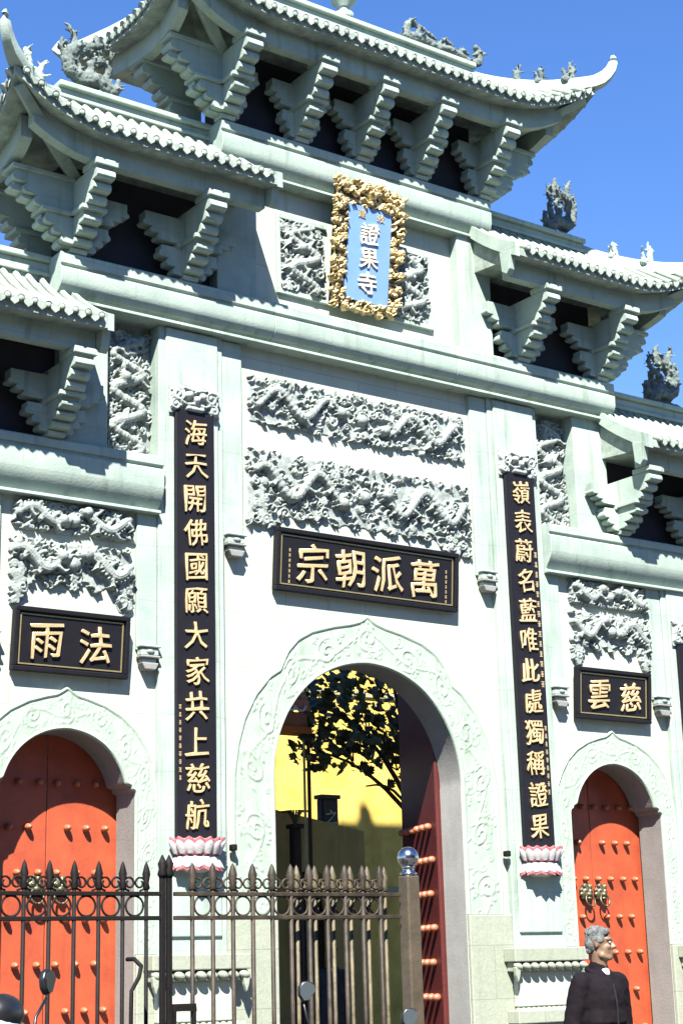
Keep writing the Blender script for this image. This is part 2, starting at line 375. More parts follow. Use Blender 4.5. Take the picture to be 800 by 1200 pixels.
# ---- arch bands with low relief scrolls
def band(xc, inner, outer, d, name, vine_r):
    def resample(P, n):
        P = np.array(P); L = np.r_[0, np.cumsum(np.linalg.norm(np.diff(P, axis=0), axis=1))]; t = np.linspace(0, L[-1], n)
        return np.c_[np.interp(t, L, P[:, 0]), np.interp(t, L, P[:, 1])], L[-1]
    I, Li = resample(inner, 300); O, Lo = resample(outer, 300)
    L = (Li+Lo)/2; Wd = float(np.median(np.linalg.norm(O-I, axis=1)))
    r = Relief(L, Wd, d)
    # double scroll vine
    n = int(L/(Wd*1.05))
    vine = [(L*i/400, Wd*.5+Wd*.20*math.sin(2*PI*n/2*i/400)) for i in range(401)]
    r.path(vine, vine_r, vine_r, 0, .7)
    for k in range(n):
        for q in range(9): r.curl(L*(k+RS.rand())/n, Wd*RS.uniform(.15, .85), Wd*RS.uniform(.07, .15), RS.choice([-1, 1]), RS.uniform(0, 6), r=vine_r*.5, base=0, n=1.0)
        cx = L*(k+.5)/n; sg = 1 if k % 2 else -1
        r.curl(cx, Wd*.5-sg*Wd*.06, Wd*.30, sg, RS.uniform(0, 6), r=vine_r*.8, base=0, n=1.5)
        for q in range(7):
            a = RS.uniform(0, 6.3); px = cx+Wd*.36*math.cos(a); pz = Wd*.5+Wd*.36*math.sin(a)
            r.path([(px, pz), (px+.05*math.cos(a+1), pz+.05*math.sin(a+1))], vine_r*1.2, vine_r*.5, 0, .7)
    rim = Wd*.05
    X, Z = np.meshgrid(r.x, r.z)
    r.h = np.where((Z < rim*1.3) | (Z > Wd-rim*1.3), np.maximum(r.h, .022), r.h)
    def mapf(X, Z, h):
        u = X/L*299; i = np.clip(u.astype(int), 0, 298); f = (u-i)[..., None]
        A = I[i]*(1-f)+I[i+1]*f; B = O[i]*(1-f)+O[i+1]*f; t = (Z/Wd)[..., None]
        P = A*(1-t)+B*t
        edge = np.where((Z <= 0) | (Z >= Wd-1e-6), 0.035, 0)
        return np.stack([xc+P[..., 0], -.028-h*.7+edge, P[..., 1]], -1)
    return r.obj(name, BAND, gate, None, thr=-1, mapf=mapf, noise_amp=.002)
def mirror(P): return [(-x, z) for x, z in P][:-1]+[(x, z) for x, z in P][::-1]
ci = mirror([(1.36, 2.22), (1.36, 3.0)]+CC[2:])
co_ = mirror([(1.93, 2.22), (1.94, 3.2), (1.93, 3.75), (1.87, 4.1), (1.78, 4.38), (1.62, 4.66), (1.42, 4.88), (1.27, 4.97), (1.24, 5.04), (1.16, 5.2), (1.02, 5.35), (.82, 5.46), (.5, 5.55), (.25, 5.60), (.12, 5.64), (.05, 5.68), (0, 5.72)])
band(0, ci, co_, .012, 'carved_arch_band', .019)
si = mirror([(.82, 1.83), (.82, 2.6)]+SC[1:])
so_ = mirror([(1.085, 1.83), (1.085, 2.6), (1.085, 3.3), (1.07, 3.6), (1.02, 3.83), (.94, 4.0), (.82, 4.16), (.65, 4.30), (.45, 4.40), (.25, 4.46), (.12, 4.49), (.05, 4.53), (0, 4.57)])
for xc in (-3.95, 3.95): band(xc, si, so_, .011, 'carved_arch_band', .013)
# plain blocks below the bands
for s in (-1, 1):
    b = MB(); b.box(min(s*1.362, s*2.035), max(s*1.362, s*2.035), -.055, -.002, .27, 2.215); part(b, 'plinth_block', BLOCK)
for xc in (-3.95, 3.95):
    for s in (-1, 1):
        x = sorted((xc+s*.822, xc+s*1.06)); b = MB(); b.box(x[0], x[1], -.055, -.002, .27, 1.825); part(b, 'plinth_block', BLOCK)

# ---- columns, strips, corbels, ledges
def column(xc):
    b = MB(); b.box(xc-.425, xc+.425, -.075, .45, .27, 8.82 if abs(xc) < 3 else 6.6)
    o = part(b, 'column')
    b = MB(); b.box(xc-.345, xc+.345, -.105, -.073, 2.0, 8.80 if abs(xc) < 3 else 6.58); part(b, 'column_face', parent=o)
    # pedestal: slab, rope bead row, body, lower slab
    b = MB(); b.box(xc-.60, xc+.60, -.27, -.06, 1.66, 1.82); part(b, 'ledge', BLOCK, parent=o)
    for i in range(9):
        bb = MB(); bb.ball((xc-.53+i*1.06/8, -.235, 1.605), (.072, .045, .042), 12, 8, Matrix.Rotation(.35, 3, 'Y')); bb.build('bead', BLOCK, o, smooth=True)
    b = MB(); b.box(xc-.56, xc+.56, -.20, -.06, 1.545, 1.662); part(b, 'neck_moulding', BLOCK, parent=o)
    b = MB(); b.box(xc-.47, xc+.47, -.15, -.06, 1.14, 1.547); part(b, 'pedestal_panel', WALL, parent=o)
    for s in (-1, 1):
        b = MB(); x = xc+s*.55; b.prism([(x-.045, 1.60), (x+.045, 1.60), (x+.03, 1.50), (x, 1.42), (x-.03, 1.50)], 'y', -.26, -.20); part(b, 'corner_bracket', BRONZE if False else BLOCK, parent=o)
    b = MB(); b.box(xc-.58, xc+.58, -.26, -.06, .95, 1.10); part(b, 'ledge', BLOCK, parent=o)
    b = MB()
    for i in range(14): b.ball((xc-.53+i*1.06/13, -.20, 1.10), (.038, .05, .035), 8, 6)
    b.build('dentil_row', BLOCK, o, smooth=True)
    b = MB(); b.box(xc-.50, xc+.50, -.20, -.06, .27, .952); part(b, 'pedestal_base', BLOCK, parent=o)
    return o
for xc in (-2.46, 2.46, -5.45, 5.45): column(xc)
def corbel(x0, x1, z0, z1, y=-.05):
    h = z1-z0; w = x1-x0; root = MB()
    root.box(x0-.01, x1+.01, y-.10, y+.04, z1-h*.10, z1)
    o = part(root, 'corbel', STONE)
    b = MB(); b.box(x0+.01, x1-.01, y-.075, y+.04, z1-h*.42, z1-h*.101); part(b, 'corbel_block', parent=o)
    b = MB(); b.ball(((x0+x1)/2, y-.078, z1-h*.26), (w*.22, .018, h*.09), 10, 6); b.build('corbel_flower', RELIEF, o, smooth=True)
    b = MB(); b.box(x0-.004, x1+.004, y-.095, y+.04, z1-h*.52, z1-h*.421); part(b, 'corbel_slab', REVEAL, parent=o)
    b = MB(); b.box(x0+.03, x1-.03, y-.06, y+.04, z1-h*.70, z1-h*.521); part(b, 'corbel_neck', parent=o)
    b = MB(); b.prism([(x0+.01, z1-h*.71), (x1-.01, z1-h*.71), (x1-.05, z0), (x0+.05, z0)], 'y', y-.085, y+.04); part(b, 'corbel_foot', REVEAL, parent=o)
def strip(x0, x1, z0, z1, y=-.05):
    b = MB(); b.box(x0, x1, y, .01, z0, z1); part(b, 'frame_strip')
for s in (-1, 1):
    x = sorted((s*1.75, s*2.032)); strip(x[0], x[1], 6.40, 8.81); corbel(x[0]+.02, x[1]-.02, 6.19, 6.46)
    x = sorted((s*2.888, s*3.14)); strip(x[0], x[1], 5.02, 6.56); corbel(x[0]+.01, x[1]-.01, 4.80, 5.07)
    x = sorted((s*4.76, s*5.022)); strip(x[0], x[1], 5.02, 6.56); corbel(x[0]+.01, x[1]-.01, 4.80, 5.07)
    b = MB(); b.box(s*1.965-.03, s*1.965+.03, -.14, -.05, 2.90, 2.97); part(b, 'socket_box', IRONB)

# ---- beams (moulded profile in y,z run along x)
def beam(x0, x1, zb, zt, name='beam', cap=.17, yf=-.27):
    h = zt-zb; yb = 2*YC-yf
    def prof(sgn, yy):
        q = lambda d: yf+d if sgn < 0 else yb-d
        return [(q(.07), zb), (q(.07), zb+.035), (q(.13), zb+.045), (q(.12), zb+.08), (q(.07), zb+h*.26), (q(.02), zb+h*.42), (q(0), zb+h*.58), (q(0), zt-.02), (q(.035), zt), (q(.035), zt+.02), (q(.005), zt+.03), (q(.005), zt+cap-.02), (q(.03), zt+cap)]
    poly = prof(-1, 0)+prof(1, 0)[::-1]
    n = max(1, round((x1-x0)/2.6)); xs = [x0+(x1-x0)*i/n for i in range(n+1)]
    for a, c in zip(xs, xs[1:]): b = MB(); b.prism(poly, 'x', a+.002, c-.002); part(b, name, bevel=.006, auto=30)
beam(-4.22, 4.22, 8.82, 9.19)
beam(-2.125, 2.125, 11.0, 11.42, cap=.16)
beam(-6.3, -2.89, 6.555, 7.06, cap=.14, yf=-.22); beam(2.89, 6.3, 6.555, 7.06, cap=.14, yf=-.22)

# ---- infill between the beams
for s in (-1, 1):
    # narrow bay: pillar and recessed dragon panel
    x = sorted((s*3.54, s*4.14)); b = MB(); b.box(x[0], x[1], -.09, .38, 7.19, 8.84); part(b, 'short_pillar')
    x = sorted((s*2.88, s*3.55)); b = MB(); b.box(x[0], x[1], .14, .34, 7.19, 8.84); part(b, 'recess_back', RELIEF)
    # behind the bottom and middle bracket rows
    x = sorted((s*4.13, s*6.25)); b = MB(); b.box(x[0], x[1], .02, .26, 7.19, 8.3); part(b, 'core_wall', SHADESTONE)
    x = sorted((s*2.13, s*4.1)); b = MB(); b.box(x[0], x[1], .02, .26, 9.34, 10.75); part(b, 'core_wall', SHADESTONE)
    # upper block pillars
    x = sorted((s*1.585, s*2.14)); b = MB(); b.box(x[0], x[1], -.15, .40, 9.35, 11.02); part(b, 'short_pillar')
b = MB(); b.box(-1.59, 1.59, 0, .30, 9.35, 11.02); part(b, 'wall_face', WALL)
b = MB(); b.box(-2.05, 2.05, .02, .26, 11.56, 12.85); part(b, 'core_wall', SHADESTONE)

# ---- relief panels
def vpanel(x0, x1, z0, z1, y, seed, name='carved_dragon_panel'):
    W, H = x1-x0, z1-z0; r = Relief(W, H, .011); 
    n = 120; body = [(W*.5+W*.30*math.sin(3.2*2*PI*i/n*(H/1.5)+seed), H*(.04+.92*i/n)) for i in range(n)]
    r.clouds(int(60*W*H/.9)+14, .08, .02)
    r.body(body, .055, .065)
    r.head(W*.45, H*.62, .070, 1, .08)
    r.curl(W*.62, H*.86, .13, 1, seed, .026, .05, 1.1); r.curl(W*.4, H*.30, .11, -1, seed, .022, .05, 1.2)
    r.h = np.maximum(r.h, .004)
    return r.obj(name, RELIEF, gate, (x0, y, z0), thr=-1)
vpanel(-3.53, -2.89, 7.20, 8.74, .135, .3); vpanel(2.89, 3.53, 7.20, 8.74, .135, 2.0)
for s, sd in ((-1, 1.0), (1, 4.0)):
    x0, x1 = sorted((s*.50, s*1.16)); vpanel(x0, x1, 9.66, 10.60, -.004, sd)
    b = MB()
    for bx in ((x0-.05, x1+.05, 10.60, 10.66), (x0-.05, x1+.05, 9.60, 9.66)): b.box(bx[0], bx[1], -.05, 0, bx[2], bx[3])
    xo = sorted((s*1.16, s*1.21)); b.box(xo[0], xo[1], -.05, 0, 9.66, 10.60); part(b, 'panel_frame', bevel=.006)
def hpanel(x0, x1, z0, z1, apron=0, seed=0, y=-.005, dens=1.0, rmax=.048):
    W, H = x1-x0, z1-z0; r = Relief(W, H, .010)
    def under(x):                                         # apron shape: legs at the two ends
        if not apron: return 0
        u = np.abs(x/W-.5)*2; return apron*H*np.clip((.80-u)/.14, 0, 1)*(.86+.14*np.sin(x*23))
    hb = H*(1-apron) if apron else H; zc = H-hb*.5
    r.clouds(int(95*W*hb/2.0*dens)+16, .075, .018)
    A = hb*.22
    for s in (-1, 1):
        xs = (0.04*W, .40*W) if s < 0 else (.96*W, .60*W)
        P = sinepath(xs[0], xs[1], zc, A, 1.6 if W > 2 else .9, seed+s)
        r.body(P, rmax*1.1, .075); r.head(P[-1][0], P[-1][1]+.02, rmax*1.35, -s, .08)
    r.stamp(W*.5, zc-.02, rmax*1.5, .05); r.curl(W*.5, zc, rmax*2.1, 1, 0, .014, .05, 1.0)
    for q in range(int(W*5)):
        x = RS.uniform(0, W); r.path([(x, H-.03), (x+RS.uniform(-.1, .1), H-.03-RS.uniform(.03, .1))], .022, .012, .03)
    if apron:
        for s in (0, 1):
            for q in range(14): r.curl(W*(.07 if s == 0 else .93)+RS.uniform(-.05, .05), RS.uniform(0.03, H*.6), .05, 1, q, .016, .03)
    r.h = np.maximum(r.h, .006)
    ragT = .02*np.sin(np.linspace(0, W*40, 9999))
    keep = lambda X, Z: (Z > under(X)) & (Z < H-.018-.016*np.sin(X*31+seed)*np.sin(X*13)) & (X > .012*(1+np.sin(Z*50))) & (X < W-.012*(1+np.sin(Z*44+1)))
    return r.obj('carved_dragon_panel', RELIEF, gate, (x0, y, z0), thr=.010, keep=keep, edge=.04, depth=1.0)
hpanel(-1.66, 1.66, 7.86, 8.50, 0, .4); hpanel(-1.70, 1.70, 6.60, 7.58, .20, 1.7, rmax=.052)
for xc, sd in ((-3.91, .9), (4.05, 2.4)):
    hpanel(xc-.72, xc+.72, 6.20, 6.55, 0, sd, rmax=.045, dens=1.5); hpanel(xc-.74, xc+.74, 5.38, 6.13, .38, sd+1, rmax=.05, dens=1.4)

# ---- lotus feet, beast heads for the couplet boards
def lotus(xc):
    root = MB(); root.lathe([(.10, -.20), (.24, -.15), (.25, -.04), (.20, 0), (.27, .06), (.28, .14), (.24, .15)], (0, 0, 0), 24)
    o = root.build('lotus_bracket', PETAL, gate, smooth=True, loc=(xc, -.13, 2.86)); o.scale = (1.0, .62, 1)
    for row, (n, rr, up, h) in enumerate(((8, .285, 1, .19), (8, .255, -1, .16))):
        for i in range(n):
            a = PI+PI*(i+.5)/n if row == 0 else PI+PI*i/(n-1)
            mb = MB()
            for layer, (sc, push, mi) in enumerate(((1.0, 0, 0), (.74, .014, 1))):
                mb.cur = mi; vs = []; K = 9
                for t in range(K):
                    tt = t/(K-1); w = .075*sc*math.sin(PI*min(1, tt*.80+.16))**.8 if t < K-1 else .002
                    z = up*(.0+h*sc*tt + (1-sc)*h*.2); rad = rr-.035+.075*tt*tt+push+.02*math.sin(PI*tt)
                    for sx in (-1, -.5, 0, .5, 1):
                        ang = a+sx*w/rr*1.25; bul = .030*(1-abs(sx)**2)
                        vs.append(((rad+bul)*math.cos(ang), (rad+bul)*math.sin(ang), z-(.02 if up > 0 else .03)))
                mb.add(vs, [(r*5+c, r*5+c+1, r*5+c+6, r*5+c+5) for r in range(K-1) for c in range(4)])
            mb.build('petal', [PINK, PETAL], o, smooth=True)
    return o
for xc in (-2.46, 2.46): lotus(xc)
for xc in (-2.46, 2.46, -5.45, 5.45):
    W, H = .66, .36; z0 = 7.77 if abs(xc) < 3 else 5.78
    r = Relief(W, H, .010)
    for s in (-1, 1):
        r.curl(W/2+s*.22, H*.62, .085, s, 1, .018, .03, 1.3); r.curl(W/2+s*.25, H*.25, .06, -s, 2, .016, .03, 1.2)
        r.stamp(W/2+s*.085, H*.62, .045, .06); r.path([(W/2+s*.03, H*.78), (W/2+s*.16, H*.86)], .022, .012, .05)
        r.path([(W/2, H*.36), (W/2+s*.13, H*.30), (W/2+s*.19, H*.40)], .022, .014, .05)
        for q in range(10): r.curl(W/2+s*RS.uniform(.15, .31), RS.uniform(.03, H-.03), .035, s, q, .012, .02, 1.1)
    r.stamp(W/2, H*.48, .045, .065); r.path([(W/2-.10, H*.2), (W/2+.10, H*.2)], .03, .03, .035)
    b = MB(); b.box(xc-W/2+.01, xc+W/2-.01, -.135, -.10, z0+.01, z0+H-.01); hb = part(b, 'beast_head_carving', STONE)
    o = r.obj('beast_relief', mat('pale_relief_stone', (.30, .36, .34), .7, var=.4, scale=14, c2=(.42, .46, .44)), hb, (xc-W/2, -.134, z0), thr=-1)

# ---- doors
def stud(x, y, z, parent, m=STUD, nrm=(0, -1, 0), r=.036):
    b = MB(); b.lathe([(r*.75, 0), (r, .02), (r, .045), (r*.8, .075), (r*.4, .092), (.004, .097)], (0, 0, 0), 12)
    o = b.build('stud', m, parent, smooth=True); o.location = (x, y, z); o.rotation_euler = Vector(nrm).to_track_quat('Z', 'Y').to_euler(); return o
stud_mesh = None
def put_studs(parent, xs_list, y, zs, nrm=(0, -1, 0), m=STUD):
    first = None
    for xs, z in zip(xs_list, zs):
        for x in xs:
            if first is None: first = stud(x, y, z, parent, m, nrm)
            else:
                o = first.copy(); COL.objects.link(o); o.location = (x, y, z) if not callable(x) else x(z); o.parent = parent
def knocker(x, z, y, parent):
    b = MB()
    b.ball((0, -.03, 0), (.095, .05, .10)); b.ball((0, -.085, -.02), (.045, .04, .035)); b.ball((-.035, -.075, .03), .02); b.ball((.035, -.075, .03), .02)
    b.ball((0, -.08, -.07), (.04, .035, .02))
    for i in range(11):
        a = i*2*PI/11; b.ball((.09*math.cos(a), -.025, .09*math.sin(a)+.01), .028, 8, 6)
    for s in (-1, 1): b.ball((s*.06, -.05, .085), (.02, .03, .03), 8, 6)
    ring = [(.075*math.sin(t*2*PI/20), -.10-.02*math.cos(t*2*PI/20), -.115-.075*math.cos(t*2*PI/20)+.02) for t in range(21)]
    me = remesh(b, .008, 1); o = mesh_obj('lion_knocker', me, BRONZE, parent, (x, y, z))
    rb = MB(); rb.tube([(x+p[0], y+p[1], z+p[2]) for p in ring], .012, 8); rb.build('knocker_ring', BRONZE, parent, smooth=True)
ZS = [3.61, 3.145, 2.68, 2.20, 1.75, 1.285, .82, .42]
for xc, seam, A, B in ((-3.95, .025, [-.64, -.42, -.20, .25, .47, .69], [-.55, -.32, -.08, .13, .36, .58]), (3.95, -.035, [-.74, -.52, -.30, .13, .36, .58], [-.64, -.42, -.20, .02, .24, .47, .69])):
    for x0, x1 in ((xc-.95, xc+seam-.005), (xc+seam+.005, xc+.95)):
        b = MB(); b.box(x0, x1, .455, .52, .30, 4.3); leaf = part(b, 'door_leaf', RED, bevel=.006)
        lo, hi = x0-xc, x1-xc
        xs = [[xc+q for q in (B if k % 2 == 0 else A) if lo < q < hi] for k in range(8)]
        put_studs(leaf, xs, .455, ZS)
        kx = xc+(-.123 if x0 < xc-.5 else .149) if xc < 0 else xc+(-.214 if x0 < xc-.5 else .045)
        knocker(kx, 2.53 if xc < 0 else 2.50, .44, leaf)
# centre door: both leaves folded back into the passage
for s in (1, -1):
    hx, hy, ex, ey = s*1.30, .43, s*1.70, 1.62
    d = Vector((ex-hx, ey-hy, 0)); L = d.length; d.normalize(); nn = Vector((-s*d.y, s*d.x, 0))   # faces the passage
    b = MB(); p = [Vector((hx, hy, 0)), Vector((ex, ey, 0)), Vector((ex, ey, 0))-nn*.07, Vector((hx, hy, 0))-nn*.07]
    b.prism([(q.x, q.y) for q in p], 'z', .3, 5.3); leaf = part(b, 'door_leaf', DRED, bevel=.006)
    xs = []; first = None
    for k, z in enumerate([3.30+.405*j for j in range(-7, 1)]):
        for c in range(6):
            t = .10+c*.19+(.09 if k % 2 else 0)
            if t > L-.03: continue
            q = Vector((hx, hy, 0))+d*t
            if first is None: first = stud(q.x, q.y, z, leaf, STUD, tuple(nn), .045)
            else:
                o = first.copy(); COL.objects.link(o); o.location = (q.x, q.y, z); o.parent = leaf
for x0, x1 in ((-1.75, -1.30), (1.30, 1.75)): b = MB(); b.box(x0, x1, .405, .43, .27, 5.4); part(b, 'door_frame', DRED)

# ---- bracket sets (dougong)
def scallop(p0, p1, n, r, out):
    """stair of n rounded noses from p0 (low, inside) to p1 (high, outside)"""
    P = []; ax, az = p0; bx, bz = p1; dx, dz = (bx-ax)/n, (bz-az)/n
    for i in range(n):
        x, z = ax+dx*i, az+dz*i; e = dx*.30
        P += [(x+dx*.15, z+dz*.0), (x+dx+e*.35, z+dz*.06), (x+dx+e, z+dz*.28), (x+dx+e*1.05, z+dz*.58), (x+dx+e*.5, z+dz*.86), (x+dx*.98, z+dz*.97)]
    P.append((bx, bz)); return P
def dougong(x, z0, z1, hw, parent_x_sign=0, yb=-.235, yf=-.87, end=0):
    """front-projecting two-tier arm, lateral arms in the wall plane, capped tiers"""
    h = z1-z0; zm = z0+h*.50; ym = yb+(yf-yb)*.52
    w = .125
    lat = MB()
    def lateral(s, reach, za, zb, x0, y0, y1):
        P = [(x0, zb), (x0, za)]+scallop((x0+(reach-x0)*.12, za), (reach, zb), 3, .035, (.7, -.7))
        P = [(x+s*px, pz) for px, pz in P]
        lat.prism(P, 'y', y0, y1)
    def lateral_arm(s, r0, r1, r2):
        # lower tier then upper tier
        lat.prism([(x, zm-.05), (x, z0+.03)]+[(x+s*a, b) for a, b in scallop((.10, z0+.03), (r1, zm-.10), 3, .03, (.6, -.6))]+[(x+s*r1, zm-.05)], 'y', -.25, -.10)
        lat.prism([(x, z1-.10), (x, zm+.0)]+[(x+s*a, b) for a, b in scallop((r1*.86, zm), (r2, z1-.20), 3, .03, (.6, -.6))]+[(x+s*r2, z1-.10)], 'y', -.27, -.12)
        a, c = sorted((x+s*.05, x+s*r1*.5)); lat.box(a, c, -.28, -.15, zm-.06, zm+.01)
    for s in (-1, 1):
        if s == end: lateral_arm(s, .1, .46, .80)
        else: lateral_arm(s, .1, hw*.62, hw)
    o = part(lat, 'bracket_set', STONE, bevel=.006, auto=30)
    def arm(name, za, zb, y0, y1, width):
        # profile in (y,z): back edge at wall, nose steps outward going up
        P = [(-.10, zb), (-.10, za), (y0, za)]+scallop((y0, za), (y1, zb-.03), 3, .036, (-.85, -.35))[1:]+[(y1-.01, zb)]
        b = MB(); b.prism(P, 'x', x-width/2, x+width/2); return part(b, name, STONE, parent=o, bevel=.005, auto=30)
    arm('lower_arm', z0+.05, zm-.045, yb, ym, .225)
    arm('upper_arm', zm+.005, z1-.035, ym-.02, yf, .225)
    b = MB(); b.box(x-.155, x+.155, ym-.075, -.14, zm-.045, zm+.005); part(b, 'tier_cap', parent=o, bevel=.006)
    b = MB(); b.box(x-.135, x+.135, yf-.05, yf+.28, z1-.035, z1+.035); part(b, 'tier_cap', parent=o, bevel=.006)
    b = MB(); b.prism([(yb+.13, z0-.015), (yb-.03, z0-.015), (yb-.05, z0+.03), (yb-.02, z0+.06), (yb+.13, z0+.06)], 'x', x-.10, x+.10); part(b, 'bracket_foot', parent=o, bevel=.006)
    if end:   # side-facing arms at the end of the row
        for yy in (-.225, .46):
            for (za, zb, r0, r1) in ((z0+.05, zm-.045, .12, .42), (zm+.005, z1-.035, .42, .80)):
                P = [(x, zb), (x, za)]+[(x+end*a, b_) for a, b_ in scallop((r0, za), (r1, zb-.03), 3, .036, (.85, -.35))]+[(x+end*r1, zb)]
                b = MB(); b.prism(P, 'y', yy-.11, yy+.11); part(b, 'side_arm', parent=o, bevel=.005, auto=30)
            for zz, rr in ((zm, .50), (z1, .86)):
                x0, x1 = sorted((x+end*.1, x+end*rr)); b = MB(); b.box(x0, x1, yy-.15, yy+.15, zz-.045, zz+.006); part(b, 'tier_cap', parent=o, bevel=.006)
    return o
for i, x in enumerate((-2.04, -.95, 0, .95, 2.04)):
    dougong(x, 11.60, 12.44, .44, end=-1 if i == 0 else 1 if i == 4 else 0)
for s in (-1, 1):
    dougong(s*2.575, 9.375, 10.20, .60); dougong(s*4.01, 9.375, 10.20, .60, end=s)
    dougong(s*4.24 if False else s*4.24, 7.215, 7.97, .55); dougong(s*5.60, 7.215, 7.97, .60, end=s)

# ---- curved roofs
def roof(x0, x1, hip0, hip1, xr0, xr1, ze, zr, ztop, H, E, R, seed, purl):
    """eave from x0 to x1; hips at the ends flagged; ridge xr0..xr1"""
    YE = -1.05; W = YC-YE
    g = lambda t: .62*t+.38*t*t
    def S(x, t, k=1.0):                                  # front slope point
        u = 0.0; sx = 0
        if hip0:
            xh = x0+t*(xr0-x0); q = max(0, 1-(x-xh)/R)
            if q > u: u, sx = q, -1
        if hip1:
            xh = x1+t*(xr1-x1); q = max(0, 1-(xh-x)/R)
            if q > u: u, sx = q, 1
        u = min(u, 1); f = (1-t)
        return Vector((x+sx*E*u*u*f, YE+t*W-E*u*u*f, ze+(zr-ze)*g(t)+k*H*u**2.2*f**1.2))
    def Sd(side, y, t):                           # side slope point; y measured along the eave (front half & back half)
        xe, xr = (x0, xr0) if side < 0 else (x1, xr1)
        yh = YE+t*W; yb = 2*YC-yh
        q = max(0, 1-min(y-yh, yb-y)/max(.05, .93*W*(1-t))); q = min(1, q); f = (1-t); sy = -1 if y < YC else 1; k = 1 if y < YC else .25
        return Vector((xe+t*(xr-xe)+side*E*q*q*f, y+sy*E*q*q*f, ze+(zr-ze)*g(t)+k*H*q**2.2*f**1.2))
    root = MB(); NT = 8; NX = 44
    def xlim(t): return (x0+t*(xr0-x0) if hip0 else x0, x1+t*(xr1-x1) if hip1 else x1)
    def patch(fn, nu, nt, flip=False, inner=False):
        vs = [fn(i/nu, j/nt) for j in range(nt+1) for i in range(nu+1)]
        root.add(vs, [(j*(nu+1)+i, j*(nu+1)+i+1, (j+1)*(nu+1)+i+1, (j+1)*(nu+1)+i) for j in range(nt) for i in range(nu)])
    def fr(u, t, k=1.0): a, b = xlim(t); return S(a+(b-a)*u, t, k)
    def bk(p): return Vector((p.x, 2*YC-p.y, p.z))
    def soff(p, t): return Vector((p.x, p.y, p.z-((zr-ze)*g(t))-.10+.10*t))
    for back in (0, 1):
        f1 = (lambda u, t: bk(fr(u, t, .25))) if back else fr
        patch(f1, NX, NT)
        patch(lambda u, t: soff(f1(u, t), t), NX, NT)
        vs = [f1(i/NX, 0) for i in range(NX+1)]; lo = [soff(p, 0) for p in vs]
        root.add(vs+lo, [(i, i+1, NX+2+i, NX+1+i) for i in range(NX)])
    for side, hip in ((-1, hip0), (1, hip1)):
        if hip:
            def sf(u, t, side=side): yh = YE+t*W; return Sd(side, yh+(2*YC-2*yh)*u, t)
            patch(sf, 16, NT); patch(lambda u, t: soff(sf(u, t), t), 16, NT)
            vs = [sf(i/16, 0) for i in range(17)]; lo = [soff(p, 0) for p in vs]
            root.add(vs+lo, [(i, i+1, 18+i, 17+i) for i in range(16)])
        else:
            xx = x0 if side < 0 else x1
            pr = [S(xx, t/8) for t in range(9)]; P = pr+[bk(p) for p in pr[::-1][1:]]; lo = [soff(p, min(1, (p.y-YE)/W) if p.y < YC else min(1, (2*YC-p.y-YE)/W)) for p in P]
            n = len(P); root.add(P+lo, [(i, i+1, n+i+1, n+i) for i in range(n-1)])
            # verge board with a hooked lower end
            top = [(p.y, p.z+.09) for p in P]; bot = [(p.y, p.z-.13) for p in P]
            vb = MB(); xa, xb = sorted((xx, xx-side*.10)); 
            vs = [(xa, *a) for a in top]+[(xa, *a) for a in bot]+[(xb, *a) for a in top]+[(xb, *a) for a in bot]
            fsx = [(i, i+1, n+i+1, n+i) for i in range(n-1)]+[(2*n+i, 3*n+i, 3*n+i+1, 2*n+i+1) for i in range(n-1)]
            fsx += [(i, 2*n+i, 2*n+i+1, i+1) for i in range(n-1)]+[(n+i, n+i+1, 3*n+i+1, 3*n+i) for i in range(n-1)]+[(0, n, 3*n, 2*n), (n-1, 3*n-1, 4*n-1, 2*n-1)]
            vb.add(vs, fsx)
    ro = root.build('roof', TILE, gate, smooth=False)
    for side, hip in ((-1, hip0), (1, hip1)):
        if not hip:
            xx = x0 if side < 0 else x1
            pr = [S(xx, t/8) for t in range(9)]; P = pr+[bk(p) for p in pr[::-1][1:]]
            P2 = [(p.y, p.z+.10) for p in P]+[(p.y, p.z-.12) for p in P[::-1]]
            vb = MB(); 
            n = len(P); xa, xb = xx+side*.002, xx+side*.075
            for k in range(n-1):
                a, b_ = P[k], P[k+1]
                vb.add([(xa, a.y, a.z+.07), (xa, b_.y, b_.z+.07), (xa, b_.y, b_.z-.12), (xa, a.y, a.z-.12), (xb, a.y, a.z+.07), (xb, b_.y, b_.z+.07), (xb, b_.y, b_.z-.12), (xb, a.y, a.z-.12)],
                       [(4, 5, 6, 7), (0, 3, 2, 1), (0, 1, 5, 4), (3, 7, 6, 2)]+([(0, 4, 7, 3)] if k == 0 else [])+([(1, 2, 6, 5)] if k == n-2 else []))
            part(vb, 'verge_board', STONE, parent=ro, bevel=0)
            xm = xx+side*.03; hk = MB(); hk.prism([(YE+.08, ze-.02), (YE+.30, ze+.02), (YE+.27, ze-.26), (YE+.18, ze-.32), (YE+.12, ze-.26)], 'x', min(xx-side*.01, xx+side*.085), max(xx-side*.01, xx+side*.085)); part(hk, 'verge_hook', STONE, parent=ro, bevel=.006)
    # tile rolls on the front slope, one object each
    sp = .152; n = int((x1-x0-.06)/sp); off = ((x1-x0)-n*sp)/2
    for k in range(n+1):
        x = x0+off+k*sp; tm = 1.0
        if hip0 and x < xr0: tm = min(tm, (x-x0)/max(xr0-x0, 1e-6))
        if hip1 and x > xr1: tm = min(tm, (x1-x)/max(x1-xr1, 1e-6))
        if tm < .06: continue
        pts = [S(x, tm*j/6)+Vector((0, 0, .03)) for j in range(7)]
        d = (pts[0]-pts[1]).normalized(); pts = [pts[0]+d*.05]+pts
        kk = RS.uniform(.92, 1.06); rr = [.042*kk, .039]+[.038]*6; pts[0] = pts[0]+Vector((RS.uniform(-.006, .006), RS.uniform(-.012, .006), RS.uniform(-.006, .006)))
        b = MB(); b.tube(pts, rr, 10)
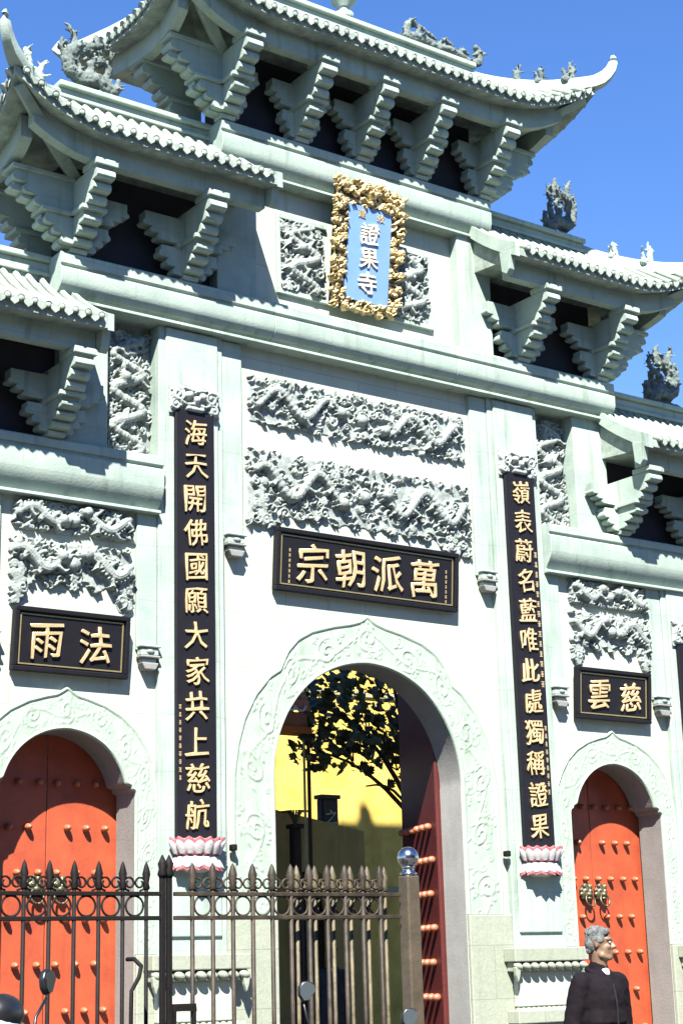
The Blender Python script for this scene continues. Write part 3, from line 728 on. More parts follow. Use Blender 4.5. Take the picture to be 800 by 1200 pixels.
        b.ball(pts[0]+d*.004, (.032, .012, .032), 10, 6)
        b.build('tile_roll', TILE, ro, smooth=True, auto=50)
    for side, hip in ((-1, hip0), (1, hip1)):
        if not hip: continue
        y = YE+.10
        while y < 2*YC-YE-.08:
            tm = min(1, (y-YE)/W if y < YC else (2*YC-YE-y)/W)
            if tm > .06:
                pts = [Sd(side, y, tm*j/6)+Vector((0, 0, .03)) for j in range(7)]; d = (pts[0]-pts[1]).normalized(); pts = [pts[0]+d*.05]+pts
                b = MB(); b.tube(pts, [.058, .052]+[.050]*6, 10); b.build('tile_roll', TILE, ro, smooth=True, auto=50)
            y += sp
    # drip tiles: pointed plates between the rolls
    dr = MB()
    def drip(p, tan):
        t = tan.normalized()*.062; dn = Vector((0, 0, -1)); o_ = t.cross(Vector((0, 0, 1))).normalized()*.012
        q = [p-t+dn*-.01, p+t+dn*-.01, p+t*.7+dn*.04, p+dn*.075, p-t*.7+dn*.04]
        dr.add([v-o_ for v in q]+[v+o_ for v in q], [(0, 1, 2, 3, 4), (9, 8, 7, 6, 5)]+[(i, (i+1) % 5, (i+1) % 5+5, i+5) for i in range(5)])
    for k in range(n):
        x = x0+off+(k+.5)*sp; a = S(x, 0); b_ = S(x+.02, 0); drip(a+Vector((0, -.035, -.0)), b_-a)
    for side, hip in ((-1, hip0), (1, hip1)):
        if not hip: continue
        y = YE+.17
        while y < 2*YC-YE-.1:
            a = Sd(side, y, 0); b_ = Sd(side, y+.02, 0); drip(a+Vector((side*.035, 0, 0)), b_-a); y += sp
    do = dr.build('drip_tiles', TILE, ro); do['kind'] = 'stuff'
    # purlin: stone band under the eave, follows the lift
    pz0, pz1 = purl[0]+.07, purl[1]+.04
    pm = MB(); path = []
    def sweep(ps, ybk, z0, z1):
        vs = []
        for p, nrm in ps:
            a = p; b_ = p+nrm*ybk
            lift = p.z
            vs += [(a.x, a.y, lift+z0), (a.x, a.y, lift+z1), (b_.x, b_.y, lift+z1), (b_.x, b_.y, lift+z0)]
        n_ = len(ps); pm.add(vs, [(i*4+k, i*4+(k+1) % 4, (i+1)*4+(k+1) % 4, (i+1)*4+k) for i in range(n_-1) for k in range(4)]+[(0, 1, 2, 3), ((n_-1)*4+3, (n_-1)*4+2, (n_-1)*4+1, (n_-1)*4)])
    ins = .24; ps = []
    a0 = x0+(ins if hip0 else .02); a1 = x1-(ins if hip1 else .02)
    for i in range(41):
        x = a0+(a1-a0)*i/40; p = S(x, 0); p = Vector((x, p.y+ins, p.z-ze)); ps.append((p, Vector((0, 1, 0))))
    sweep(ps, .14, pz0, pz1); ps = [(Vector((p.x, 2*YC-p.y, p.z)), Vector((0, -1, 0))) for p, _ in ps]; sweep(ps, .14, pz0, pz1)
    for side, hip in ((-1, hip0), (1, hip1)):
        if not hip: continue
        ps = []
        for i in range(25):
            y = YE+ins+.14+(2*YC-2*YE-2*ins-.28)*i/24; p = Sd(side, y, 0); ps.append((Vector((p.x-side*ins, y, p.z-ze)), Vector((-side, 0, 0))))
        sweep(ps, .14, pz0, pz1)
    pm.build('purlin', STONE, ro, auto=40)
    # ridge wall with mouldings
    a, b_ = xr0-(.0 if hip0 else 0), xr1
    rb = MB(); zb = zr-.10
    rb.box(a, b_, YC-.075, YC+.075, zb, ztop-.07); part(rb, 'ridge', STONE, parent=ro)
    rb = MB(); rb.box(a-.02, b_+.02, YC-.13, YC+.13, ztop-.07, ztop); part(rb, 'ridge_cap', STONE, parent=ro)
    rb = MB(); rb.box(a-.01, b_+.01, YC-.115, YC+.115, zr+.00, zr+.05); part(rb, 'ridge_moulding', STONE, parent=ro)
    # hip ridges ending in upswept horns
    for side, hip in ((-1, hip0), (1, hip1)):
        if not hip: continue
        for back in (0, 1):
            pts = []
            for j in range(13):
                t = 1-j/12; xx = (x0+t*(xr0-x0)) if side < 0 else (x1+t*(xr1-x1)); p = S(xx, t, .25 if back else 1); pts.append((p+Vector((0, 0, .07)), .085+.015*(j/12), .16 if j < 9 else .17))
            c = pts[-1][0]; dd = Vector((side*.75, -.66, 0))
            for q, (o1, o2, w, h) in enumerate(((.09, .04, .08, .17), (.17, .10, .07, .15), (.235, .18, .06, .13), (.27, .27, .05, .11), (.28, .34, .035, .08), (.27, .39, .018, .04))[:2 if back else 6]):
                pts.append((c+dd*o1+Vector((0, 0, o2)), w, h))
            vs = []
            m = len(pts)
            for i, (p, w, h) in enumerate(pts):
                t = (pts[min(i+1, m-1)][0]-pts[max(i-1, 0)][0]).normalized(); sdv = t.cross(Vector((0, 0, 1)))
                sdv = sdv.normalized() if sdv.length > .05 else Vector((-dd.y, dd.x, 0)); n_ = sdv.cross(t).normalized()
                if n_.dot(Vector((-dd.x, -dd.y, 1))) < 0: n_ = -n_
                ring = [(-1, -.5), (-1, .3), (-.5, .5), (.5, .5), (1, .3), (1, -.5)]
                for a_, b2 in ring:
                    v = p+sdv*w*a_*.75+n_*h*b2*1.1; vs.append((v.x, (2*YC-v.y) if back else v.y, v.z))
            hb = MB(); hb.add(vs, [(i*6+k, i*6+(k+1) % 6, (i+1)*6+(k+1) % 6, (i+1)*6+k) for i in range(m-1) for k in range(6)]+[tuple(range(6)), tuple((m-1)*6+5-k for k in range(6))])
            hb.build('hip_ridge', STONE, ro, auto=45)
            if not back:   # diagonal beam under the corner
                cp = S(x0 if side < 0 else x1, 0); xb = (x0+1.05) if side < 0 else (x1-1.05)
                q0 = Vector((xb, -.28, pz0+.0)); q1 = Vector((cp.x-side*.10, cp.y+.12, cp.z-.17))
                db = MB(); db.tube([q0, q0.lerp(q1, .5)+Vector((0, 0, -.02)), q1], [.085, .085, .07], 4); db.build('corner_beam', STONE, ro)
    return S
S1 = roof(-3.15, 3.15, True, True, -2.22, 2.22, 12.74, 13.58, 13.82, .46, .15, 1.35, 1, (12.34, 12.64))
S2L = roof(-5.12, -1.87, True, False, -4.12, -1.95, 10.54, 11.40, 11.61, .36, .12, 1.2, 2, (10.16, 10.44))
S2R = roof(1.87, 5.12, False, True, 1.95, 4.12, 10.54, 11.40, 11.61, .36, .12, 1.2, 3, (10.16, 10.44))
S3L = roof(-7.3, -4.06, True, False, -6.3, -4.12, 8.31, 9.14, 9.38, .36, .12, 1.2, 4, (7.94, 8.22))
S3R = roof(4.06, 7.3, False, True, 4.12, 6.3, 8.31, 9.14, 9.38, .36, .12, 1.2, 5, (7.94, 8.22))

# =================================================================== ROOF ORNAMENTS (top-level things)
def sculpt(name, loc, paths, label, cat, voxel=.014, extra=0, seed=0, group=None, m=STATUE, amp=.012):
    b = MB(); r = random.Random(seed)
    for pts, r0, r1 in paths:
        n = len(pts)
        for i in range(n-1):
            a, c = Vector(pts[i]), Vector(pts[i+1]); ra = r0+(r1-r0)*i/(n-1); rc = r0+(r1-r0)*(i+1)/(n-1); b.capsule(a, c, ra, rc, 8)
            for q in range(extra):
                p = a.lerp(c, r.random()); v = Vector((r.uniform(-1, 1), r.uniform(-1, 1), r.uniform(-.3, 1))).normalized()
                b.capsule(p, p+v*(ra+r.uniform(.02, .08)), ra*.45, .010, 6)
    me = remesh(b, voxel, 1, lambda co: amp*(noise.noise(co*22)+.8*noise.noise(co*55)))
    o = mesh_obj(name, me, m, None, loc); tag(o, label, cat, group); return o
def arc(cx, cz, R, a0, a1, n=10, y=0, k=1.0):
    return [(cx+R*math.cos(a0+(a1-a0)*i/n)*k, y, cz+R*math.sin(a0+(a1-a0)*i/n)) for i in range(n+1)]
def chiwen(s, wx=1.0, wz=1.0):
    """dragon that bites the ridge with its head and throws its tail up; s=+1 tail to the right"""
    P = [([(-s*.30, 0, .10), (-s*.12, 0, .20), (s*.08, 0, .16), (s*.24, 0, .24), (s*.28, 0, .42), (s*.16, 0, .56), (0, 0, .60)], .10, .07),
         ([(0, 0, .60), (-s*.12, 0, .66), (-s*.10, 0, .78)], .07, .03), ([(s*.16, 0, .56), (s*.20, 0, .72), (s*.28, 0, .82)], .05, .02),
         ([(-s*.30, 0, .10), (-s*.38, 0, .17), (-s*.40, 0, .28)], .08, .03), ([(-s*.22, 0, .24), (-s*.28, .0, .40), (-s*.20, 0, .50)], .05, .025),
         ([(-s*.05, 0, .22), (-s*.02, 0, .40), (-s*.12, 0, .46)], .05, .03), (arc(s*.02, .40, .13, 0, 5.5), .035, .02), (arc(-s*.22, .56, .09, 0, 5), .03, .02),
         ([(-s*.36, 0, .02), (s*.30, 0, .02)], .055, .055), ([(s*.28, 0, .42), (s*.38, 0, .50), (s*.34, 0, .62)], .04, .02)]
    return [([(x*wx, y, z*wz) for x, y, z in p], a, c) for p, a, c in P]
sculpt('ridge_dragon', (-3.72, YC, 11.60), chiwen(-1), 'weathered stone ridge dragon with open loops at the left end of the middle left roof', 'dragon statue', extra=3, seed=3)
sculpt('ridge_dragon', (3.80, YC, 11.60), chiwen(1, .78, 1.12), 'upright grey stone dragon on the ridge end of the middle right roof', 'dragon statue', extra=3, seed=5)
sculpt('ridge_dragon', (5.62, YC, 9.37), [(p, a*1.15, c*1.2) for p, a, c in chiwen(1, .85, 1.15)], 'dark grey stone dragon on the lowest right roof at the photo edge', 'dragon statue', extra=4, seed=8)
sculpt('ridge_dragon', (1.78, YC, 13.81), [
    ([(-.66, 0, .12), (-.40, 0, .16), (-.15, 0, .10), (.08, 0, .14), (.30, 0, .10), (.48, 0, .05), (.62, 0, .12), (.66, 0, .27), (.58, 0, .34)], .08, .045),
    ([(-.66, 0, .12), (-.66, 0, .30), (-.58, 0, .40)], .07, .03), ([(-.58, 0, .38), (-.36, 0, .32), (-.16, 0, .24)], .035, .025), ([(-.50, 0, .18), (-.44, 0, .34)], .05, .03),
    ([(-.1, 0, .16), (0, 0, .28), (.14, 0, .24)], .04, .03), ([(.62, 0, .30), (.56, 0, .22)], .04, .03), ([(-.5, 0, .02), (.5, 0, .02)], .04, .04), ([(.22, 0, .1), (.30, 0, .22), (.42, 0, .2)], .04, .025)],
    'long crouching stone dragon with curled tail on the topmost ridge', 'dragon statue', extra=3, seed=9)
fin = MB(); fin.lathe([(.10, 0), (.13, .03), (.13, .10), (.07, .14), (.07, .20), (.16, .27), (.19, .38), (.16, .50), (.08, .58), (.10, .64), (.12, .74), (.08, .84), (.02, .92)], (0, 0, 0), 24)
fo = fin.build('roof_finial', STONE, None, smooth=True, loc=(.05, YC, 13.81)); tag(fo, 'round stone finial cut by the top edge, middle of the topmost ridge', 'finial')
def hip_pos(S, x1, xr1, t): x = x1+t*(xr1-x1); return S(x, t)+Vector((0, 0, .14))
beast_paths = [
    [([(0, 0, 0), (0, 0, .10)], .06, .05), ([(0, 0, .1), (.03, 0, .20), (.08, 0, .27)], .04, .02), ([(.0, 0, .1), (-.05, 0, .15)], .03, .02)],
    [([(-.05, 0, 0), (.05, 0, 0), (.03, 0, .10), (.0, 0, .19)], .055, .035), ([(0, 0, .19), (.05, 0, .2)], .035, .02), ([(-.05, 0, .05), (-.09, 0, .14)], .025, .015)],
    [([(-.08, 0, 0), (.06, 0, .0), (.05, 0, .12), (.08, 0, .2)], .06, .045), ([(-.06, 0, .04), (-.1, 0, .16)], .03, .02), ([(.08, 0, .2), (.13, 0, .2)], .04, .025), ([(.04, 0, .22), (.02, 0, .30)], .03, .012)]]
for k, (t, lb) in enumerate(((.62, 'pointed bird shaped stone roof figure, innermost on the topmost right hip'), (.43, 'small squat stone roof figure, middle of three on the topmost right hip'), (.20, 'horned stone roof beast, nearest the upturned tip of the topmost roof'))):
    p = hip_pos(S1, 3.15, 2.22, t); sculpt('roof_beast', tuple(p), beast_paths[k], lb, 'roof figure', voxel=.010, extra=2, seed=20+k, group='small figures on the roof hips', amp=.006)
for k, (t, lb) in enumerate(((.72, 'small round stone knob on the middle right roof, next to its ridge'), (.45, 'pointed pale stone crest on the middle right roof hip'), (.12, 'dark little stone beast at the right photo edge on the middle roof'))):
    p = hip_pos(S2R, 5.12, 4.12, t); sculpt('roof_beast', tuple(p), beast_paths[(k+1) % 3], lb, 'roof figure', voxel=.010, extra=1, seed=30+k, group='small figures on the roof hips', m=STONE if k < 2 else STATUE, amp=.006)
for k, (t, lb) in enumerate(((.55, 'pale stone roof figure on the middle left roof hip, nearer the ridge dragon'), (.22, 'dark stone roof figure on the middle left roof hip, nearer the horn'))):
    p = S2L(-5.12+t*1.0, t)+Vector((0, 0, .14)); sculpt('roof_beast', tuple(p), beast_paths[k], lb, 'roof figure', voxel=.010, extra=1, seed=40+k, group='small figures on the roof hips', m=STONE, amp=.006)

# =================================================================== PLAQUES
def signboard(x0, x1, z0, z1, y, tilt, chars, label, small=None, csize=.44, fr=.055):
    root = empty('signboard', ((x0+x1)/2, y, z0)); root.rotation_euler = (tilt, 0, 0); tag(root, label, 'sign')
    W, H = (x1-x0)/2, z1-z0
    b = MB(); b.box(-W, W, 0, .05, 0, H); b.build('panel', LACQ, root, bevel=.004)
    for a in ((-W, W, 0, fr), (-W, W, H-fr, H), (-W, -W+fr, fr+.001, H-fr-.001), (W-fr, W, fr+.001, H-fr-.001)):
        b = MB(); b.box(a[0], a[1], -.035, -.001, a[2], a[3]); b.build('frame_rail', LACQ, root, bevel=.008)
    q = fr+.02
    for a in ((-W+q, W-q, q, q+.014), (-W+q, W-q, H-q-.014, H-q), (-W+q, -W+q+.014, q+.015, H-q-.015), (W-q-.014, W-q, q+.015, H-q-.015)):
        b = MB(); b.box(a[0], a[1], -.008, -.001, a[2], a[3]); b.build('gilt_line', GILT, root)
    for i, (ch, cx) in enumerate(chars): glyph(ch, csize, GOLD, root, (cx, -.004, H*.49), .022, seed=i, bold=.013)
    if small:
        b = MB()
        for sx, n, z_, st in small:
            for k in range(n): tiny_strokes(b, sx, H*z_-k*st, st*.7, -.002, k+int(sx*50))
        b.build('small_inscription', GOLD, root)['kind'] = 'stuff'
    return root
signboard(-1.362, 1.362, 5.875, 6.614, -.075, math.radians(5), [('宗', -.84), ('朝', -.29), ('派', .26), ('萬', .83)],
          'wide black signboard with four gold characters above the central arch', small=[(-1.16, 7, .66, .062), (1.18, 7, .66, .062)], csize=.46)
signboard(-4.62, -3.275, 4.68, 5.35, -.075, math.radians(5), [('雨', -.30), ('法', .27)], 'black two character signboard above the left arch, reading rain and law', csize=.38, fr=.05)
signboard(3.285, 4.63, 4.68, 5.35, -.075, math.radians(5), [('雲', -.27), ('慈', .30)], 'black two character signboard above the right arch, reading cloud and mercy', csize=.38, fr=.05)
def couplet(xc, z0, z1, text, zs, label, side_marks=None):
    root = empty('couplet_board', (xc, -.108, z0)); tag(root, label, 'sign', 'tall black couplet boards on the columns')
    b = MB(); b.box(-.253, .253, -.05, 0, 0, z1-z0)
    b.build('board', LACQ, root, bevel=.012)
    for i, (ch, z) in enumerate(zip(text, zs)): glyph(ch, .31, GOLD, root, (.0+.01*math.sin(i*2), -.052, z-z0), .022, seed=i*1.7, bold=.009, wide=.95)
    if side_marks:
        b = MB()
        for sx, za, zb, st in side_marks:
            z = za; k = 0
            while z > zb: tiny_strokes(b, sx, z-z0, st*.62, -.051, k*3+1); z -= st; k += 1
        b.build('small_inscription', GOLD, root)['kind'] = 'stuff'
    return root
import json
CAMP = Vector((-12.029, -16.0, 1.6))
ZL = [7.57, 7.16, 6.77, 6.29, 5.85, 5.475, 5.085, 4.685, 4.25, 3.86, 3.56, 3.22]
couplet(-2.46, 3.03, 7.83, '海天開佛國願大家共上慈航', [7.56-(7.56-3.27)*i/11 for i in range(12)], 'tall black board with gold characters on the column left of the central arch', [(-.205, 4.42, 3.62, .085)])
couplet(2.46, 3.03, 7.83, '嶺表蔚名藍唯此處獨稱證果', [7.56-(7.56-3.27)*i/11 for i in range(12)], 'tall black board with gold characters on the column right of the central arch', [(.200, 6.75, 5.0, .13), (.200, 4.5, 3.7, .10)])
couplet(5.45, 2.9, 5.82, '', [], 'black board whose edge just shows at the right side of the photo')

# blue vertical name plaque with gilded openwork frame
pl = empty('name_plaque', (0, -.14, 9.50)); pl.rotation_euler = (math.radians(7.5), 0, 0)
tag(pl, 'blue vertical name plaque in a carved gold frame under the top roof', 'sign')
b = MB(); b.box(-.50, .50, -.03, .06, .06, 1.66); b.build('backing_board', SHADESTONE, pl, bevel=.01)
b = MB(); b.box(-.335, .335, -.055, -.031, .17, 1.40); b.build('blue_panel', BLUE, pl, bevel=.004)
W, H = 1.16, 1.76; r = Relief(W, H, .008)
def ringm(x, z): return not (.24 < x < W-.24 and .19 < z < H-.38)
for _ in range(420):
    x, z = RS.uniform(.02, W-.02), RS.uniform(.02, H-.02)
    if not ringm(x, z): continue
    r.curl(x, z, RS.uniform(.02, .055), RS.choice([-1, 1]), RS.uniform(0, 6), RS.uniform(.006, .011), RS.uniform(.02, .09), RS.uniform(.7, 1.3))
for _ in range(90):
    x, z = RS.uniform(.05, W-.05), RS.uniform(.05, H-.05)
    if ringm(x, z): r.path([(x, z), (x+RS.uniform(-.06, .06), z+RS.uniform(-.06, .06))], .016, .006, RS.uniform(.05, .11))
r.stamp(W/2, H-.20, .055, .08); r.stamp(W/2-.04, H-.18, .02, .15); r.stamp(W/2+.04, H-.18, .02, .15)
keep = lambda X, Z: (~((X > .235) & (X < W-.235) & (Z > .18) & (Z < H-.37+.03*np.sin(X*20)))) & (X > .025+.022*np.sin(Z*26)) & (X < W-.025+.022*np.sin(Z*23)) & (Z < H-.03+.025*np.sin(X*18)) & (Z > .02+.02*np.sin(X*21))
fo_ = r.obj('gilded_frame', GOLDF, pl, (-W/2, -.03, 0), thr=.006, keep=keep, edge=.08, depth=.85)
for i, (ch, z) in enumerate((('證', 1.06), ('果', .74), ('寺', .42))): glyph(ch, .29, mat('pale_gold_letter', (1.0, .88, .66), .5), pl, (.0, -.056, z), .02, seed=i, bold=.018)
glyph('敕', .11, GOLD, pl, (.16, -.056, 1.30), .01, bold=.01, brush=False); glyph('建', .11, GOLD, pl, (-.13, -.056, 1.30), .01, bold=.01, brush=False)

# =================================================================== FENCE
YF = -7.3
def picket(parent, x, y, m, r=.013, zt=2.24, zb=.22, spear=True):
    b = MB(); b.tube([(x, y, zb), (x, y, zt-.14)], r, 6)
    o = b.build('picket', m, parent, smooth=True)
    b = MB(); b.lathe([(r, zt-.16), (r*1.7, zt-.15), (r*1.2, zt-.12), (r*1.9, zt-.07), (r*.9, zt-.02), (.002, zt)], (x, y, 0), 8); b.build('spear_head', m, o, smooth=True)
def fence(name, x0, x1, y, xs, m, label, rings=True, group=None, r=.013, ring_r=.056, zt=2.24):
    root = empty(name, (0, 0, 0)); tag(root, label, 'fence', group)
    for z in (2.060, 1.925, .30):
        b = MB(); b.box(x0, x1, y-.014, y+.014, z-.012, z+.012); b.build('rail', m, root, bevel=.004)
    for x in xs: picket(root, x, y, m, r, zt)
    if rings:
        for a, c in zip(xs, xs[1:]):
            xm = (a+c)/2
            b = MB(); b.tube([(xm+ring_r*math.cos(t*PI/12), y, 1.992+ring_r*math.sin(t*PI/12)) for t in range(25)], .007, 6, cap=False); b.build('ring', m, root, smooth=True)
            for s in (-1, 1):
                pts = []
                for t in range(17):
                    u = t/16; an = -PI/2+u*1.55*2*PI*.9; rr = .042*(1-.62*u); pts.append((xm+s*(.034)+s*rr*math.cos(an)*-1*(-1), y, 2.118+rr*math.sin(an)))
                b = MB(); b.tube(pts, .0065, 6); b.build('scroll', m, root, smooth=True)
    return root
xsL = [-7.872-.152*k for k in range(6, 0, -1)]+[-7.872+.152*k for k in range(6)]
fence('iron_fence', -8.9, -7.02, YF, xsL, IRONB, 'black iron fence panel with scrolls in front of the left red doors', group='iron fence panels')
xsM = [-6.947+.139*k for k in range(1, 6)]
xsR = [-6.252+.1345*k for k in range(1, 7)]
fence('iron_fence', -6.93, -5.29, YF, xsM+xsR, IRONG if False else mat('dark_bronze_paint', (.022, .015, .011), .6, var=.5, scale=9, c2=(.045, .034, .022), spec=.3), 'bronze brown iron gate panel next to the post with the steel ball', group='iron fence panels', r=.015)
fence('iron_fence', -6.20, -5.30, YF+.085, [-6.15+.1345*k for k in range(1, 7)], IRONG, 'second bronze iron panel standing close behind the gate panel', group='iron fence panels', r=.013, ring_r=.05)
for xx, lb in ((-6.985, 'thick dark iron gate post left of the lotus, first of the pair'), ):
    root = empty('gate_post', (xx, YF, .12)); tag(root, lb, 'post')
    for dx in (-.022, .022):
        b = MB(); b.box(dx-.015, dx+.015, -.015, .015, 0, 2.04); b.build('post_shaft', IRONB, root, bevel=.004)
        b = MB(); b.lathe([(.02, 2.03), (.03, 2.05), (.022, 2.08), (.028, 2.11), (.004, 2.16)], (dx, 0, 0), 8); b.build('spear_head', IRONB, root, smooth=True)
root = empty('gate_post', (-5.212, YF, .12)); tag(root, 'brown steel gate post topped with a shiny chrome ball', 'post')
b = MB(); b.box(-.05, .05, -.05, .05, 0, 2.06); b.build('post_shaft', POSTM, root, bevel=.012)
b = MB(); b.lathe([(.05, 2.06), (.055, 2.075), (.035, 2.085), (.035, 2.105), (.045, 2.115)], (0, 0, 0), 20); b.build('collar', CHROME, root, smooth=True)
b = MB(); b.ball((0, 0, 2.172), .068, 28, 18); b.build('ball', CHROME, root, smooth=True)
b = MB(); b.box(-6.95, -6.80, YF-.03, YF-.005, 1.41, 1.45); b.box(-6.95, -6.93, YF-.03, YF-.005, 1.10, 1.41); b.box(-6.82, -6.80, YF-.03, YF-.005, 1.10, 1.41)
lo = b.build('gate_latch', IRONB, None, bevel=.003); tag(lo, 'small dark iron latch bar between two pickets of the gate', 'latch')
b = MB(); b.tube([(-7.255, -7.5, 1.66), (-7.27, -7.5, 1.60), (-7.315, -7.5, 1.53), (-7.318, -7.5, 1.40), (-7.318, -7.5, .12)], .012, 8)
b.tube([(-7.255, -7.5, 1.66), (-7.255, -7.42, 1.70), (-7.255, -7.34, 1.70)], .012, 8)
ho = b.build('bent_rail', IRONB, None, smooth=True); tag(ho, 'thin black bent pipe in front of the fence left of the lotus', 'pipe')

# =================================================================== PEOPLE
def person(name, loc, rz, head_rz, label, height=1.70, jacket=JACK, trousers=TROU, hair=HAIR, voxel=.0085, grp=None, shirt=True, wide=1.0):
    root = empty(name, loc, rz); tag(root, label, 'person', grp); k = height/1.72; root.scale = (k*wide, k, k)
    hm = Matrix.Rotation(head_rz, 4, 'Z'); hc = Vector((0, -.015, 1.60)); HP = lambda x, y, z: hc+(hm @ Vector((x, y, z)))*.89
    H3 = hm.to_3x3(); b = MB()
    # head
    b.ball(HP(0, .012, .035), (.073, .092, .083), 20, 14, H3*.89); b.ball(HP(0, -.032, -.035), (.060, .058, .075), 18, 12, H3*.89)
    b.ball(HP(0, -.07, -.088), (.027, .022, .020), 12, 8, H3); b.capsule(HP(0, -.088, .018), HP(0, -.112, -.018), .009, .013, 8)
    for s in (-1, 1):
        b.ball(HP(s*.012, -.103, -.022), .010, 8, 6); b.capsule(HP(s*.045, -.072, .036), HP(s*.010, -.088, .034), .010, .010, 8)
        b.ball(HP(s*.038, -.068, -.018), (.018, .018, .016), 10, 8); b.ball(HP(s*.069, .016, -.004), (.007, .013, .025), 10, 8, H3)
        b.capsule(HP(s*.05, -.015, -.075), HP(s*.02, -.065, -.092), .022, .020, 8)
        b.capsule(HP(s*.018, -.086, -.056), HP(0, -.092, -.054), .007, .008, 8); b.capsule(HP(s*.015, -.085, -.064), HP(0, -.089, -.066), .007, .008, 8)
    b.capsule((0, .012, 1.42), HP(0, .005, -.06), .056, .052)
    # trunk
    b.ball((0, 0, 1.27), (.145, .10, .15)); b.ball((0, -.005, 1.14), (.150, .10, .16)); b.ball((0, 0, .95), (.155, .105, .13))
    b.capsule((-.12, .01, 1.35), (.12, .01, 1.35), .045, .045)
    arms = []
    for s in (-1, 1):
        sh = (s*.165, .01, 1.36); el = (s*.235, .045, 1.10); wr = (s*.245, -.04, .86)
        arms.append((s, sh, el, wr)); b.capsule(sh, el, .050, .040); b.capsule(el, wr, .039, .026)
        px, py, pz = wr
        b.ball((px, py-.012, pz-.05), (.020, .038, .048), 12, 8)
        for f, (dy, ln) in enumerate(((-.034, .066), (-.013, .074), (.008, .070), (.027, .056))):
            a0 = Vector((px, py-.012+dy, pz-.088)); a1 = a0+Vector((-s*.006, -.006, -ln*.5)); a2 = a1+Vector((-s*.018, -.008, -ln*.42)); b.capsule(a0, a1, .0092, .0085, 8); b.capsule(a1, a2, .0085, .0075, 8)
        t0 = Vector((px-s*.004, py-.042, pz-.03)); t1 = t0+Vector((-s*.010, -.024, -.030)); t2 = t1+Vector((-s*.010, -.006, -.026)); b.capsule(t0, t1, .012, .010, 8); b.capsule(t1, t2, .010, .0085, 8)
        hp = (s*.088, 0, .90); kn = (s*.10, -.02, .49); an = (s*.105, .015, .085)
        b.capsule(hp, kn, .083, .052); b.capsule(kn, an, .052, .034); b.capsule((s*.105, .02, .045), (s*.125, -.13, .03), .036, .030)
    mesh_obj('body', remesh(b, voxel, 2), SKIN, root)
    # jacket
    j = MB()
    j.ball((0, .0, 1.27), (.178, .130, .19)); j.ball((0, -.008, 1.12), (.182, .130, .19)); j.capsule((0, 0, .93), (0, 0, 1.0), .172, .172)
    for v in range(1): j.capsule((-.14, .012, 1.365), (.14, .012, 1.365), .068, .068)
    for s, sh, el, wr in arms:
        j.capsule(sh, el, .072, .058); j.capsule(el, (wr[0], wr[1]+.006, wr[2]+.03), .058, .044)
    j.capsule((0, .015, 1.41), (0, .012, 1.455), .078, .070)
    # flatten front-back of the hem, open the neck
    me = remesh(j, .012, 2, lambda co: .009*noise.noise(Vector((co.x*9, co.y*9, co.z*5)))+.005*noise.noise(co*24))
    for v in me.vertices:
        if v.co.z < 1.12 and abs(v.co.x) < .2: v.co.y *= .80
    mesh_obj('jacket', me, jacket, root)
    c = MB()
    for s in (-1, 1):     # standing collar, open in front
        pts = []
        for t in range(9):
            a = PI/2-s*(t/8)*2.35; pts.append((math.cos(a)*.078, .008+math.sin(a)*.080, 1.455-.050*(t/8)**2))
        c.tube(pts, [.020]*7+[.018, .012], 8)
    me = remesh(c, .007, 1); mesh_obj('collar', me, jacket, root)
    zp = MB(); zp.tube([(0, -.118, 1.36), (0, -.142, 1.25), (0, -.142, 1.10), (0, -.140, .95)], .006, 6); zp.build('zip', SHOE, root)
    if shirt:
        s_ = MB(); s_.ball((0, -.058, 1.425), (.026, .026, .028), 14, 10); s_.ball((0, -.02, 1.440), (.05, .050, .020), 14, 10)
        mesh_obj('shirt', remesh(s_, .007, 1), SHIRT, root)
    t = MB(); t.ball((0, 0, .93), (.165, .118, .12))
    for s in (-1, 1): t.capsule((s*.088, 0, .88), (s*.10, -.015, .48), .098, .070); t.capsule((s*.10, -.015, .48), (s*.105, .015, .11), .070, .058)
    mesh_obj('trousers', remesh(t, .013, 2, lambda co: .006*noise.noise(co*12)), trousers, root)
    for s in (-1, 1):
        q = MB(); q.capsule((s*.105, .03, .05), (s*.125, -.14, .038), .046, .040); q.box(s*.105-.045, s*.105+.055, -.165, .07, 0, .022); mesh_obj('shoe', remesh(q, .009, 2), SHOE, root)
    # hair
    h = MB()
    h.ball(HP(0, .020, .054), (.077, .091, .078), 20, 14, H3*.89); h.ball(HP(0, .055, .01), (.070, .062, .075), 18, 12, H3*.89); h.capsule(HP(-.045, -.045, .085), HP(.045, -.045, .085), .030, .030)
    for s in (-1, 1): h.ball(HP(s*.062, -.002, .040), (.018, .042, .035), 12, 8, H3)
    h.capsule(HP(-.03, .080, -.045), HP(.03, .080, -.045), .022, .022)
    rh = random.Random(3)
    for q in range(260):
        a = rh.uniform(0, 2*PI); e = rh.uniform(.1, 1.35); v = Vector((math.sin(e)*math.cos(a), math.sin(e)*math.sin(a), math.cos(e)))
        p = Vector((.076*v.x, .020+.090*v.y, .056+.078*v.z)); q2 = p+Vector((v.x*.012+.004, .020, -.012*math.sin(e)+.003)); h.capsule(HP(*p), HP(*q2), .0045, .0015, 6)
    inv = hm.inverted()
    me = remesh(h, .0045 if voxel < .01 else .009, 0, lambda co: .0012*noise.noise(Vector((co.x*200, co.y*60, co.z*60)))-.003)
    bm = bmesh.new(); bm.from_mesh(me)
    kill = [v for v in bm.verts if (lambda p: (p.y < -.050 and p.z < .062) or (p.y < -.02 and p.z < -.01))(inv @ (v.co-hc))]
    bmesh.ops.delete(bm, geom=kill, context='VERTS'); bm.to_mesh(me); bm.free()
    mesh_obj('hair', me, hair, root)
